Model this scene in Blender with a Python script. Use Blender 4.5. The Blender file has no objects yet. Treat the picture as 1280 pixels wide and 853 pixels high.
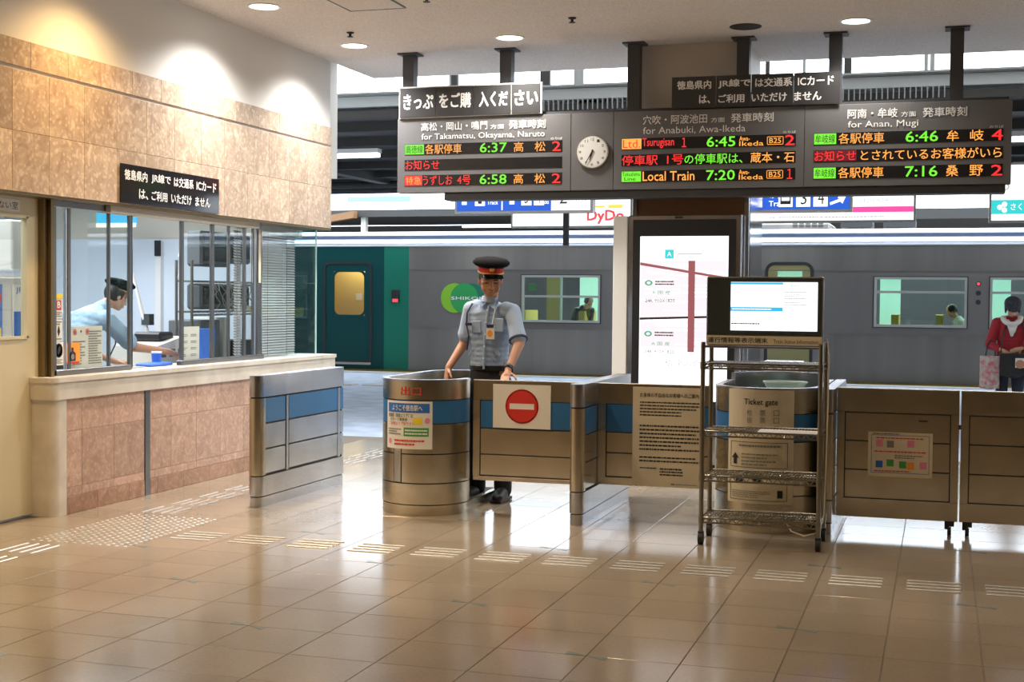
import bpy, bmesh, math, random
from mathutils import Vector, Matrix, noise
random.seed(7)
C = bpy.context.scene.collection
V = Vector
# ------------------------------------------------------------------ camera, world, exposure
def setup_camera():
    F, yaw, pit, roll, H = 1704.54, .304932, .0318691, -.00885035, 1.536
    cy, sy, cp, sp, cr, sr = math.cos(yaw), math.sin(yaw), math.cos(pit), math.sin(pit), math.cos(roll), math.sin(roll)
    fw = V((-sy*cp, cy*cp, -sp)); r = V((cy, sy, 0)); d = fw.cross(r)
    r2 = r*cr + d*sr; d2 = d*cr - r*sr
    cam = bpy.data.cameras.new('camera'); o = bpy.data.objects.new('camera', cam); C.objects.link(o)
    M = Matrix((r2, -d2, -fw)).transposed().to_4x4(); M.translation = V((0, 0, H)); o.matrix_world = M
    cam.sensor_width = 36; cam.lens = F/1280*36; cam.clip_end = 300; cam.clip_start = .1
    bpy.context.scene.camera = o
setup_camera()
SC = bpy.context.scene
SC.view_settings.view_transform = 'Standard'; SC.view_settings.look = 'None'
SC.view_settings.exposure = 0.0; SC.view_settings.gamma = 1; SC.view_settings.use_curve_mapping = False
SKY = 6.5
DOWN = 135.0
w = bpy.data.worlds.new('sky'); SC.world = w; w.use_nodes = True
bg = w.node_tree.nodes['Background']; bg.inputs[0].default_value = (.80, .90, 1.0, 1); bg.inputs[1].default_value = SKY

def light(kind, loc, power, color=(1, 1, 1), size=.1, rot=(0, 0, 0), **k):
    l = bpy.data.lights.new(k.pop('name', 'lamp_light'), kind); o = bpy.data.objects.new(l.name, l); C.objects.link(o)
    o.location = loc; o.rotation_euler = rot; l.energy = power; l.color = color
    if kind == 'AREA':
        l.size = size
        if 'sy' in k: l.shape = 'RECTANGLE'; l.size_y = k.pop('sy')
    else: l.shadow_soft_size = size
    for a, b in k.items(): setattr(l, a, b)
    return o
# concourse ceiling lights beyond the frame and in it: (x, y, colour, strength)
GOLD = (1, .64, .27)
WARM, NEUT, COOL = (1, .74, .46), (1, .93, .84), (1, .97, .94)
LAMPS = [(-5.22, 8.14, GOLD, 1.15), (-5.22, 9.89, COOL, 2.0), (-5.22, 11.64, COOL, 2.0), (-3.71, 11.64, NEUT, 1.3), (-.72, 11.68, NEUT, .7)]
HIDDEN = [(-3.71, 9.72, NEUT, 3.4), (-3.71, 8.0, NEUT, 1.3), (-2.2, 9.70, NEUT, 1.2), (-.7, 9.66, NEUT, .9), (.8, 9.6, NEUT, .6), (-5.2, 6.2, GOLD, 1.9), (-5.2, 3.9, WARM, .7), (-3.7, 6.2, WARM, .55), (-2.2, 4.6, WARM, .5), (-.7, 6.4, WARM, .5), (.8, 4.6, WARM, .5), (2.3, 7.5, WARM, .55),
          (-3.7, 2.6, WARM, .6), (-.7, 2.2, WARM, .6), (2.3, 3, WARM, .6), (2.3, 11.64, NEUT, .5), (5, 9, WARM, .6), (5, 4, WARM, .6), (-2.2, -1, WARM, .7), (1.5, -1, WARM, .7)]
for x, y, c, s in LAMPS + HIDDEN:
    light('SPOT', (x, y, 3.80), DOWN*s*(.5 if (x, y, c, s) in HIDDEN else 1), c, .10, spot_size=math.radians(142), spot_blend=.85, name='downlight_lamp')
# ticket office strip lights
light('AREA', (-7.4, 9.6, 2.62), 150, (.9, .95, 1), 1.4, sy=3.2, name='office_light')
light('AREA', (-6.7, 7.0, 2.62), 30, (.95, .97, 1), .8, sy=1.2, name='office_light')
# train cabin lights
light('AREA', (-7, 27.5, 2.45), 190, (.75, 1, .95), 8, sy=.4, name='cabin_light')
light('AREA', (0, 27.5, 2.45), 130, (.75, 1, .95), 6, sy=.4, name='cabin_light')
light('AREA', (-11.8, 27.3, 2.4), 25, (1, .85, .6), 1.4, sy=.6, name='cabin_light')

# ------------------------------------------------------------------ materials
def nodes(m): return m.node_tree.nodes, m.node_tree.links
def mat(name, col, rough=.6, metal=0, spec=.5, noise_amt=0, noise_scale=20, col2=None, bump=0, bscale=60, emit=0, alpha=1, trans=0, stretch=None, coat=0, aniso=0):
    m = bpy.data.materials.new(name); m.use_nodes = True; n, l = nodes(m); b = n['Principled BSDF']
    b.inputs['Base Color'].default_value = (*col, 1); b.inputs['Roughness'].default_value = rough
    b.inputs['Metallic'].default_value = metal; b.inputs['Specular IOR Level'].default_value = spec
    b.inputs['Transmission Weight'].default_value = trans; b.inputs['Coat Weight'].default_value = coat
    b.inputs['Alpha'].default_value = alpha
    if emit:
        b.inputs['Emission Color'].default_value = (*col, 1); b.inputs['Emission Strength'].default_value = emit
        b.inputs['Base Color'].default_value = (0, 0, 0, 1)
    if noise_amt or bump:
        tc = n.new('ShaderNodeTexCoord'); mp = n.new('ShaderNodeMapping'); l.new(tc.outputs['Object'], mp.inputs[0])
        if stretch: mp.inputs['Scale'].default_value = stretch
    if noise_amt:
        t = n.new('ShaderNodeTexNoise'); t.inputs['Scale'].default_value = noise_scale; t.inputs['Detail'].default_value = 5
        l.new(mp.outputs[0], t.inputs['Vector'])
        r = n.new('ShaderNodeValToRGB'); l.new(t.outputs['Fac'], r.inputs[0])
        c2 = col2 or tuple(max(0, c*(1-noise_amt)) for c in col)
        r.color_ramp.elements[0].position = .35; r.color_ramp.elements[1].position = .65
        r.color_ramp.elements[0].color = (*c2, 1); r.color_ramp.elements[1].color = (*col, 1)
        l.new(r.outputs[0], b.inputs['Base Color'])
    if bump:
        t2 = n.new('ShaderNodeTexNoise'); t2.inputs['Scale'].default_value = bscale; t2.inputs['Detail'].default_value = 3
        l.new(mp.outputs[0], t2.inputs['Vector']); bp = n.new('ShaderNodeBump'); bp.inputs['Strength'].default_value = bump
        bp.inputs['Distance'].default_value = .01; l.new(t2.outputs['Fac'], bp.inputs['Height']); l.new(bp.outputs[0], b.inputs['Normal'])
    if emit: m.cycles.emission_sampling = 'NONE' if emit < 3 else 'AUTO'
    return m
def stone(name, base, vein, dark):
    m = bpy.data.materials.new(name); m.use_nodes = True; n, l = nodes(m); b = n['Principled BSDF']
    tc = n.new('ShaderNodeTexCoord'); oi = n.new('ShaderNodeObjectInfo'); ad = n.new('ShaderNodeVectorMath'); ad.operation = 'MULTIPLY_ADD'
    l.new(oi.outputs['Random'], ad.inputs[0]); ad.inputs[1].default_value = (9, 7, 5); l.new(tc.outputs['Object'], ad.inputs[2])
    v = n.new('ShaderNodeTexVoronoi'); v.inputs['Scale'].default_value = 26; v.feature = 'SMOOTH_F1'
    t = n.new('ShaderNodeTexNoise'); t.inputs['Scale'].default_value = 9; t.inputs['Detail'].default_value = 6; t.inputs['Roughness'].default_value = .7
    t.inputs['Distortion'].default_value = 1.2
    l.new(ad.outputs[0], v.inputs['Vector']); l.new(ad.outputs[0], t.inputs['Vector'])
    r = n.new('ShaderNodeValToRGB'); l.new(t.outputs['Fac'], r.inputs[0])
    e = r.color_ramp.elements; e[0].position = .3; e[0].color = (*dark, 1); e[1].position = .55; e[1].color = (*base, 1)
    x = e.new(.72); x.color = (*vein, 1)
    mx = n.new('ShaderNodeMix'); mx.data_type = 'RGBA'; r2 = n.new('ShaderNodeValToRGB'); l.new(v.outputs['Distance'], r2.inputs[0])
    r2.color_ramp.elements[0].position = .18; r2.color_ramp.elements[0].color = (.5, .5, .5, 1); r2.color_ramp.elements[1].position = .34; r2.color_ramp.elements[1].color = (0, 0, 0, 1)
    l.new(r2.outputs[0], mx.inputs[0]); l.new(r.outputs[0], mx.inputs[6]); mx.inputs[7].default_value = (*vein, 1)
    hs = n.new('ShaderNodeHueSaturation'); mr = n.new('ShaderNodeMapRange'); l.new(oi.outputs['Random'], mr.inputs[0]); mr.inputs[3].default_value = .82; mr.inputs[4].default_value = 1.12
    l.new(mr.outputs[0], hs.inputs['Value']); l.new(mx.outputs[2], hs.inputs['Color']); l.new(hs.outputs[0], b.inputs['Base Color'])
    b.inputs['Roughness'].default_value = .38
    return m
def tile_mat():
    m = bpy.data.materials.new('floor_tile'); m.use_nodes = True; n, l = nodes(m); b = n['Principled BSDF']
    g = n.new('ShaderNodeNewGeometry'); oi = n.new('ShaderNodeObjectInfo')
    t = n.new('ShaderNodeTexNoise'); t.inputs['Scale'].default_value = .9; t.inputs['Detail'].default_value = 6; l.new(g.outputs['Position'], t.inputs['Vector'])
    t2 = n.new('ShaderNodeTexNoise'); t2.inputs['Scale'].default_value = 60; t2.inputs['Detail'].default_value = 2; l.new(g.outputs['Position'], t2.inputs['Vector'])
    r = n.new('ShaderNodeValToRGB'); l.new(t.outputs['Fac'], r.inputs[0]); e = r.color_ramp.elements
    e[0].position = .3; e[0].color = (.33, .265, .19, 1); e[1].position = .7; e[1].color = (.42, .345, .255, 1)
    mx = n.new('ShaderNodeMix'); mx.data_type = 'RGBA'; mx.blend_type = 'MULTIPLY'; mx.inputs[0].default_value = .25
    l.new(r.outputs[0], mx.inputs[6]); l.new(t2.outputs['Fac'], mx.inputs[7])
    hs = n.new('ShaderNodeHueSaturation'); mr = n.new('ShaderNodeMapRange'); l.new(oi.outputs['Random'], mr.inputs[0]); mr.inputs[3].default_value = .93; mr.inputs[4].default_value = 1.05
    l.new(mr.outputs[0], hs.inputs['Value']); l.new(mx.outputs[2], hs.inputs['Color'])
    # scuffs near the front
    t3 = n.new('ShaderNodeTexNoise'); t3.inputs['Scale'].default_value = 2.2; t3.inputs['Detail'].default_value = 9; t3.inputs['Roughness'].default_value = .75; l.new(g.outputs['Position'], t3.inputs['Vector'])
    r3 = n.new('ShaderNodeValToRGB'); l.new(t3.outputs['Fac'], r3.inputs[0]); r3.color_ramp.elements[0].position = .6; r3.color_ramp.elements[0].color = (0, 0, 0, 1); r3.color_ramp.elements[1].position = .72; r3.color_ramp.elements[1].color = (.45, .45, .45, 1)
    m2 = n.new('ShaderNodeMix'); m2.data_type = 'RGBA'; l.new(r3.outputs[0], m2.inputs[0]); l.new(hs.outputs[0], m2.inputs[6]); m2.inputs[7].default_value = (.27, .2, .13, 1)
    l.new(m2.outputs[2], b.inputs['Base Color'])
    rr = n.new('ShaderNodeMapRange'); l.new(t.outputs['Fac'], rr.inputs[0]); rr.inputs[3].default_value = .1; rr.inputs[4].default_value = .2
    l.new(rr.outputs[0], b.inputs['Roughness']); b.inputs['Specular IOR Level'].default_value = .6
    return m
def steel(name, col=(.52, .5, .47), rough=.3):
    m = mat(name, col, rough, 1, noise_amt=.16, noise_scale=3, bump=.03, bscale=9, stretch=(1.5, 1.5, 1.2))
    n, l = nodes(m); b = n['Principled BSDF']; b.inputs['Anisotropic'].default_value = .75
    g = n.new('ShaderNodeNewGeometry'); cr = n.new('ShaderNodeVectorMath'); cr.operation = 'CROSS_PRODUCT'; l.new(g.outputs['Normal'], cr.inputs[0]); cr.inputs[1].default_value = (.02, .02, 1); l.new(cr.outputs[0], b.inputs['Tangent'])
    return m
M = dict(
    tile=tile_mat(), grout=mat('floor_grout', (.2, .16, .12), .8), inlay=mat('green_grey_inlay', (.17, .21, .18), .25),
    asphalt=mat('platform_asphalt', (.55, .62, .74), .8, noise_amt=.25, noise_scale=3, bump=.3, bscale=200),
    edge=mat('platform_edge', (.5, .46, .42), .8), ground=mat('track_ground', (.22, .2, .18), .9, noise_amt=.4),
    white_wall=mat('white_wall', (.74, .72, .68), .8, bump=.03), ceil=mat('ceiling_board', (.76, .69, .64), .9, noise_amt=.25, noise_scale=90, bump=.35, bscale=120),
    dark_wall=mat('concourse_wall', (.62, .50, .36), .7, noise_amt=.2, noise_scale=2),
    stone_up=stone('upper_stone', (.50, .385, .285), (.76, .64, .50), (.34, .23, .155)), stone_low=stone('lower_stone', (.56, .37, .28), (.72, .53, .42), (.42, .26, .19)),
    stone_base=stone('base_stone', (.42, .25, .17), (.55, .36, .26), (.30, .16, .10)),
    marble=mat('cream_marble', (.74, .70, .62), .3, noise_amt=.2, noise_scale=5, col2=(.62, .57, .49)),
    cream=mat('cream_door_paint', (.66, .58, .38), .45), bronze=mat('bronze_frame', (.22, .16, .08), .35, .8), alu=mat('dark_aluminium', (.20, .195, .19), .3, .9),
    stud=mat('satin_steel_stud', (.86, .86, .85), .32, .6), chrome=mat('polished_steel', (.75, .75, .76), .08, 1), steel=steel('brushed_steel', (.70, .635, .50), .25), steel_b=steel('brushed_steel_bright', (.62, .63, .66), .26),
    blue=mat('blue_band', (.025, .15, .36), .35, coat=.2), gap=mat('dark_recess', (.02, .02, .02), .7), black=mat('black_plastic', (.012, .012, .013), .4),
    board=mat('board_grey_paint', (.13, .13, .135), .45), beam=mat('dark_grey_beam', (.05, .05, .055), .5), led_bg=mat('led_panel', (.012, .012, .014), .25),
    paper=mat('white_paper', (.80, .78, .72), .7), cream_paper=mat('cream_paper', (.72, .64, .47), .7), white=mat('white_plastic', (.78, .78, .76), .4),
    ink=mat('black_ink', (.02, .02, .02), .6), grey_ink=mat('grey_ink', (.25, .24, .22), .6), red=mat('red_ink', (.65, .03, .02), .5), wht=mat('white_ink', (.85, .85, .83), .6),
    green=mat('green_ink', (.05, .35, .08), .5), yellow=mat('yellow_ink', (.85, .68, .03), .5), orange=mat('orange_ink', (.9, .33, .03), .5), bluei=mat('blue_ink', (.03, .16, .55), .5), pinki=mat('pink_ink', (.8, .25, .4), .5),
    black_paper=mat('glossy_black_sheet', (.015, .015, .018), .12), black_matt=mat('black_sheet', (.03, .03, .032), .4),
    L_r=mat('led_red', (1, .03, .03), emit=1.15), L_o=mat('led_orange', (1, .38, .07), emit=1.3), L_g=mat('led_green', (.22, .95, .05), emit=1.0), L_k=mat('led_red_dim', (.25, .01, .02), emit=.6),
    lampw=mat('lamp_glow_warm', (1, .78, .5), emit=14), lamp=mat('lamp_glow', (1, .96, .9), emit=9), tube=mat('fluorescent_tube', (1, 1, 1), emit=4), sign_w=mat('lit_white_panel', (1, 1, 1), emit=1.5), sign_b=mat('lit_blue_panel', (.02, .13, .75), emit=1.0),
    sign_p=mat('lit_pink_panel', (1, .1, .42), emit=1.0), sign_t=mat('lit_teal_panel', (.05, .72, .72), emit=1.0), sign_r=mat('lit_red_print', (.9, .1, .12), emit=1.0), sign_y=mat('lit_yellow_print', (1, .85, .1), emit=1.0),
    sign_g=mat('lit_grey_print', (.55, .55, .56), emit=1.0), sign_k=mat('lit_black_print', (.02, .02, .02), .5), sign_pp=mat('lit_pale_pink_print', (.97, .84, .88), emit=1.1), sign_dr=mat('lit_dark_red_print', (.36, .10, .11), emit=1.0), sign_gr=mat('lit_green_print', (.05, .45, .25), emit=1.0), sign_c=mat('lit_cyan_print', (.05, .5, .85), emit=1.1),
    train=mat('train_grey_steel', (.20, .18, .165), .45, .3, spec=.3, noise_amt=.2, noise_scale=.5, stretch=(1.2, 1, .12)), train_hi=mat('train_light_steel', (.29, .265, .24), .4, .5, spec=.3, noise_amt=.4, noise_scale=.9, stretch=(1, 1, .05)),  # streaky colour noise stands in for uneven reflections on the train side
    teal_d=mat('train_dark_teal', (.0, .055, .055), .45, spec=.2), teal=mat('train_teal', (.01, .17, .11), .45, spec=.2), roofw=mat('train_roof_white', (.86, .88, .92), .35), roofg=mat('train_roof_groove', (.22, .27, .42), .4),
    lime=mat('logo_lime', (.25, .55, .02), .4), leaf=mat('logo_green', (.02, .35, .08), .4), dkgreen=mat('logo_dark_green', (.0, .17, .1), .4),
    cabin=mat('train_cabin_panel', (.45, .68, .66), .5), seat=mat('train_seat_cover', (.55, .42, .1), .8), olive=mat('olive_door_leaf', (.26, .23, .09), .4), cabin_y=mat('train_cabin_yellow', (.70, .52, .16), .6), rubber=mat('rubber', (.02, .02, .02), .6), under=mat('train_underside', (.015, .015, .016), .6),
    skin=mat('skin', (.46, .23, .13), .5), skin2=mat('skin_pale', (.56, .31, .2), .5), hair=mat('black_hair', (.012, .010, .010), .5), shirt=mat('light_blue_shirt', (.38, .49, .66), .85, bump=.25, bscale=25), shirt2=mat('pale_blue_shirt', (.36, .52, .68), .85, bump=.25, bscale=25),
    trousers=mat('black_trousers', (.012, .012, .014), .8, bump=.2, bscale=20), lip=mat('lips', (.30, .10, .07), .5), cap=mat('black_cap_cloth', (.005, .005, .007), .9, spec=.15), visor=mat('black_visor', (.01, .01, .01), .15), redband=mat('red_cap_band', (.6, .03, .02), .6), gold=mat('gold_badge', (.75, .55, .2), .3, 1),
    navy=mat('navy_cord', (.02, .03, .09), .7), sweater=mat('red_sweater', (.36, .02, .03), .85, bump=.3, bscale=60), scarf=mat('white_scarf', (.75, .73, .68), .85, bump=.4, bscale=40), denim=mat('dark_jeans', (.03, .035, .05), .85), leather=mat('black_leather', (.015, .015, .018), .4),
    floral=mat('floral_cloth', (.6, .15, .22), .8, noise_amt=.5, noise_scale=22, col2=(.55, .58, .45)), dots=mat('speckled_dark_cloth', (.015, .015, .02), .8, noise_amt=.5, noise_scale=70, col2=(.06, .06, .08)), grey_hair=mat('white_shirt', (.7, .72, .7), .8),
    wire=mat('chrome_wire', (.30, .275, .22), .3, 1), off_wall=mat('office_wall', (.66, .74, .84), .7), off_up=mat('office_bulkhead', (.58, .55, .48), .8), off_floor=mat('office_floor', (.3, .3, .3), .7),
    dev=mat('office_device', (.66, .65, .60), .5), crt=mat('grey_monitor_case', (.10, .11, .12), .4), crtg=mat('monitor_glass', (.05, .06, .06), .1), bbin=mat('blue_plastic', (.03, .14, .6), .4), steelbox=mat('painted_metal_box', (.40, .39, .36), .4, .3),
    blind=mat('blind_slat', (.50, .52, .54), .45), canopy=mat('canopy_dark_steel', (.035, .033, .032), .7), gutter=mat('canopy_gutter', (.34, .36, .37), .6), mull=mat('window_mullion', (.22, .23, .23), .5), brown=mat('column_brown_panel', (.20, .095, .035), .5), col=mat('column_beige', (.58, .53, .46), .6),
    clear=mat('clear_tray', (.6, .72, .68), .15, alpha=.55), dusty=mat('teal_jeans_print', (.2, .5, .7), .5))
def glass_mat(name, tint, a=.12, rough=0.0):
    m = bpy.data.materials.new(name); m.use_nodes = True; n, l = nodes(m)
    out = n['Material Output']; n.remove(n['Principled BSDF'])
    t = n.new('ShaderNodeBsdfTransparent'); t.inputs[0].default_value = (*tint, 1); g = n.new('ShaderNodeBsdfGlossy'); g.inputs['Roughness'].default_value = rough
    ge = n.new('ShaderNodeNewGeometry'); dt = n.new('ShaderNodeVectorMath'); dt.operation = 'DOT_PRODUCT'; l.new(ge.outputs['Normal'], dt.inputs[0]); l.new(ge.outputs['Incoming'], dt.inputs[1])
    ab = n.new('ShaderNodeMath'); ab.operation = 'ABSOLUTE'; l.new(dt.outputs['Value'], ab.inputs[0]); su = n.new('ShaderNodeMath'); su.operation = 'SUBTRACT'; su.inputs[0].default_value = 1; l.new(ab.outputs[0], su.inputs[1])
    pw = n.new('ShaderNodeMath'); pw.operation = 'POWER'; l.new(su.outputs[0], pw.inputs[0]); pw.inputs[1].default_value = 5
    mu = n.new('ShaderNodeMath'); mu.operation = 'MULTIPLY_ADD'; l.new(pw.outputs[0], mu.inputs[0]); mu.inputs[1].default_value = .95; mu.inputs[2].default_value = a*.3
    mx = n.new('ShaderNodeMixShader'); l.new(mu.outputs[0], mx.inputs[0]); l.new(t.outputs[0], mx.inputs[1]); l.new(g.outputs[0], mx.inputs[2]); l.new(mx.outputs[0], out.inputs[0])
    return m
M['glass'] = glass_mat('window_glass', (.95, .975, .97)); M['glass_t'] = glass_mat('tinted_glass', (.80, .90, .88)); M['glass_e'] = mat('glass_edge', (.5, .75, .68), .1)

# ------------------------------------------------------------------ mesh helpers
def B(): return bmesh.new()
def box(bm, x0, x1, y0, y1, z0, z1, bev=0):
    r = bmesh.ops.create_cube(bm, size=1)
    vs = r['verts']
    for v in vs: v.co = V(((x0+x1)/2+v.co.x*(x1-x0), (y0+y1)/2+v.co.y*(y1-y0), (z0+z1)/2+v.co.z*(z1-z0)))
    if bev:
        es = list({e for v in vs for e in v.link_edges})
        bmesh.ops.bevel(bm, geom=es, offset=bev, segments=1, affect='EDGES')
    return bm
def bx(*a, **k): return box(B(), *a, **k)
def tube(bm, p0, p1, r, n=8, r1=None):
    p0, p1 = V(p0), V(p1); d = p1-p0; L = d.length
    if L < 1e-6: return bm
    q = d.to_track_quat('Z', 'Y').to_matrix().to_4x4(); q.translation = (p0+p1)/2
    bmesh.ops.create_cone(bm, cap_ends=True, segments=n, radius1=r, radius2=r if r1 is None else r1, depth=L, matrix=q); return bm
def path(bm, pts, r, n=6):
    for a, b in zip(pts, pts[1:]): tube(bm, a, b, r, n)
    return bm
def ball(bm, p, r, M3=None, sub=2):
    R = r if hasattr(r, '__len__') else (r, r, r)
    m = (M3.to_4x4() if M3 else Matrix.Identity(4)) @ Matrix.Diagonal((*R, 1)); m.translation = V(p)
    bmesh.ops.create_icosphere(bm, subdivisions=sub, radius=1, matrix=m); return bm
def lathe(bm, prof, T, n=28, sx=1, sy=1):
    rings = []
    for r, z in prof: rings.append([bm.verts.new(T @ V((r*sx*math.cos(2*math.pi*i/n), r*sy*math.sin(2*math.pi*i/n), z))) for i in range(n)])
    for a, b in zip(rings, rings[1:]):
        for i in range(n): bm.faces.new((a[i], a[(i+1) % n], b[(i+1) % n], b[i]))
    for rg in (rings[0], rings[-1]):
        try: bm.faces.new(rg)
        except ValueError: pass
    return bm
def prism(bm, pts, fn, d0, d1):
    """polygon pts in (u,v) mapped by fn(u,v,d) between depths d0,d1"""
    a = [bm.verts.new(fn(u, v, d0)) for u, v in pts]; b = [bm.verts.new(fn(u, v, d1)) for u, v in pts]; n = len(pts)
    bm.faces.new(a[::-1]); bm.faces.new(b)
    for i in range(n): bm.faces.new((a[i], a[(i+1) % n], b[(i+1) % n], b[i]))
    return bm
def slab(bm, fn, u0, u1, v0, v1, d0, d1, nu=1):
    """box on a mapped surface, split along u so it can follow a curve"""
    P = [[[bm.verts.new(fn(u0+(u1-u0)*i/nu, v, d)) for d in (d0, d1)] for v in (v0, v1)] for i in range(nu+1)]
    for i in range(nu):
        a, b = P[i], P[i+1]
        bm.faces.new((a[0][1], b[0][1], b[1][1], a[1][1])); bm.faces.new((a[0][0], a[1][0], b[1][0], b[0][0]))
        bm.faces.new((a[1][0], a[1][1], b[1][1], b[1][0])); bm.faces.new((a[0][0], b[0][0], b[0][1], a[0][1]))
    for q in (P[0], P[-1]): bm.faces.new((q[0][0], q[0][1], q[1][1], q[1][0]))
    return bm
def wallpath(bm, pts, t, z0, z1):
    n = len(pts); L, Rr = [], []
    for i in range(n):
        a = V(pts[max(0, i-1)]); b = V(pts[min(n-1, i+1)]); d = (b-a).normalized(); nn = V((-d.y, d.x)); p = V(pts[i]); L.append(p+nn*t/2); Rr.append(p-nn*t/2)
    q = [[bm.verts.new((s.x, s.y, z)) for s in (L[i], Rr[i]) for z in (z0, z1)] for i in range(n)]  # L0 L1 R0 R1
    for a, b in zip(q, q[1:]):
        bm.faces.new((a[0], b[0], b[1], a[1])); bm.faces.new((a[2], a[3], b[3], b[2])); bm.faces.new((a[1], b[1], b[3], a[3])); bm.faces.new((a[0], a[2], b[2], b[0]))
    for a in (q[0], q[-1]): bm.faces.new((a[0], a[1], a[3], a[2]))
    return bm
def obj(name, bm, m, parent=None, smooth=False):
    if isinstance(bm, bpy.types.Mesh): me = bm
    else:
        bmesh.ops.recalc_face_normals(bm, faces=bm.faces); me = bpy.data.meshes.new(name); bm.to_mesh(me); bm.free()
    me.materials.clear(); me.materials.append(M[m] if isinstance(m, str) else m)
    if smooth:
        for p in me.polygons: p.use_smooth = True
        if smooth != 'all':
            try: me.set_sharp_from_angle(angle=math.radians(40))
            except Exception: pass
    o = bpy.data.objects.new(name, me); C.objects.link(o)
    if parent: o.parent = parent; o.matrix_parent_inverse = Matrix.Translation(-parent.location)
    return o
def place(name, me, loc, parent=None, rot=(0, 0, 0), scale=(1, 1, 1)):
    o = bpy.data.objects.new(name, me); C.objects.link(o); o.location = loc; o.rotation_euler = rot; o.scale = scale
    if parent: o.parent = parent; o.matrix_parent_inverse = Matrix.Translation(-parent.location)
    return o
def mesh(bm, m, smooth=False):
    bmesh.ops.recalc_face_normals(bm, faces=bm.faces); me = bpy.data.meshes.new('piece'); bm.to_mesh(me); bm.free(); me.materials.append(M[m])
    if smooth:
        for p in me.polygons: p.use_smooth = True
    return me
def tag(o, label, cat, group=None):
    o['label'] = label; o['category'] = cat
    if group: o['group'] = group
    return o
def thing(name, label, cat, loc=(0, 0, 0), group=None):
    o = bpy.data.objects.new(name, None); C.objects.link(o); o.location = loc; o.empty_display_size = .1
    return tag(o, label, cat, group)
def struct(name, bm, m, parent=None, label=None):
    o = obj(name, bm, m, parent)
    if not parent: o['kind'] = 'structure'
    if label: o['label'] = label
    return o
def copy_tree(root, loc, label, group=None):
    r = root.copy(); C.objects.link(r); r.location = loc; r['label'] = label
    for ch in list(root.children):
        c = ch.copy(); C.objects.link(c); c.parent = r
        for g in list(ch.children): d = g.copy(); C.objects.link(d); d.parent = c
    return r
class Plane:
    def __init__(s, O, U, W=(0, 0, 1)):
        s.O, s.U, s.W = V(O), V(U).normalized(), V(W).normalized(); s.N = s.U.cross(s.W)
    def __call__(s, u, v, d=0): return s.O+s.U*u+s.W*v+s.N*d
class Cyl:   # u = arc length from the camera-facing (-Y) line, v = z
    def __init__(s, cx, cy, r): s.c = (cx, cy); s.r = r
    def __call__(s, u, v, d=0):
        a = -math.pi/2+u/s.r; R = s.r+d; return V((s.c[0]+R*math.cos(a), s.c[1]+R*math.sin(a), v))
def text(s, fn, u, v, wd, ht, m, parent, name='lettering', bold=0.0, d=.0015, keep=False, thick=True):
    cu = bpy.data.curves.new('t', 'FONT'); cu.body = s; cu.size = 1; cu.resolution_u = 2; cu.offset = 0; cu.fill_mode = 'FRONT' if not thick else 'BOTH'
    cu.extrude = .0
    to = bpy.data.objects.new('t', cu); me = bpy.data.meshes.new_from_object(to); bpy.data.objects.remove(to)
    if not len(me.vertices): print('EMPTY TEXT', s); return None
    xs = [a.co.x for a in me.vertices]; ys = [a.co.y for a in me.vertices]; x0, x1, y0, y1 = min(xs), max(xs), min(ys), max(ys)
    sy = ht/max(1e-6, y1-y0); sx = wd/max(1e-6, x1-x0)
    if keep: sx = sy
    nv = [tuple(a.co) for a in me.vertices]; nf = [tuple(p.vertices) for p in me.polygons]; bpy.data.meshes.remove(me)
    offs = [(0, 0)] if bold < .005 else [(q*bold*.9*min(sy, sx*1.5), r*bold*.9*sy) for q in (-1, 1) for r in (-1, 1)]
    VV, FF = [], []
    for k, (ox, oy) in enumerate(offs):
        b0 = len(VV); VV += [tuple(fn(u+(c[0]-x0)*sx+ox, v+(c[1]-y0)*sy+oy, d+k*.00012)) for c in nv]; FF += [tuple(i+b0 for i in f) for f in nf]
    me = bpy.data.meshes.new(name); me.from_pydata(VV, [], FF)
    return obj(name, me, m, parent)
def rect(fn, u0, u1, v0, v1, m, parent, name='printed_block', d0=0, d1=.0012, nu=1):
    return obj(name, slab(B(), fn, u0, u1, v0, v1, d0, d1, nu), m, parent)
def lines(fn, u0, u1, v0, v1, n, m, parent, name='small_print', d=.0012, seed=1, fill=.5, words=8):
    """rows of unreadably small print as short dashes"""
    rnd = random.Random(seed); bm = B(); h = (v1-v0)/n
    for i in range(n):
        v = v1-(i+1)*h+h*(1-fill)/2; u = u0; end = u1-(u1-u0)*rnd.choice((0, 0, .05, .3))
        while u < end:
            l = (u1-u0)/words*rnd.uniform(.25, .9); e = min(u+l, end)
            if e-u > 1e-4: slab(bm, fn, u, e, v, v+h*fill, d*.5, d)
            u = e+(u1-u0)/words*.12
    return obj(name, bm, m, parent)
def disc(fn, u, v, ru, rv, m, parent, name, d=.0020, n=28, r_in=0):
    bm = B()
    if not r_in: prism(bm, [(u+ru*math.cos(2*math.pi*i/n), v+rv*math.sin(2*math.pi*i/n)) for i in range(n)], fn, d*.5, d)
    else:
        o_ = [bm.verts.new(fn(u+ru*math.cos(2*math.pi*i/n), v+rv*math.sin(2*math.pi*i/n), d)) for i in range(n)]
        i_ = [bm.verts.new(fn(u+ru*r_in*math.cos(2*math.pi*i/n), v+rv*r_in*math.sin(2*math.pi*i/n), d)) for i in range(n)]
        for k in range(n): bm.faces.new((o_[k], o_[(k+1) % n], i_[(k+1) % n], i_[k]))
    return obj(name, bm, m, parent)
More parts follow.
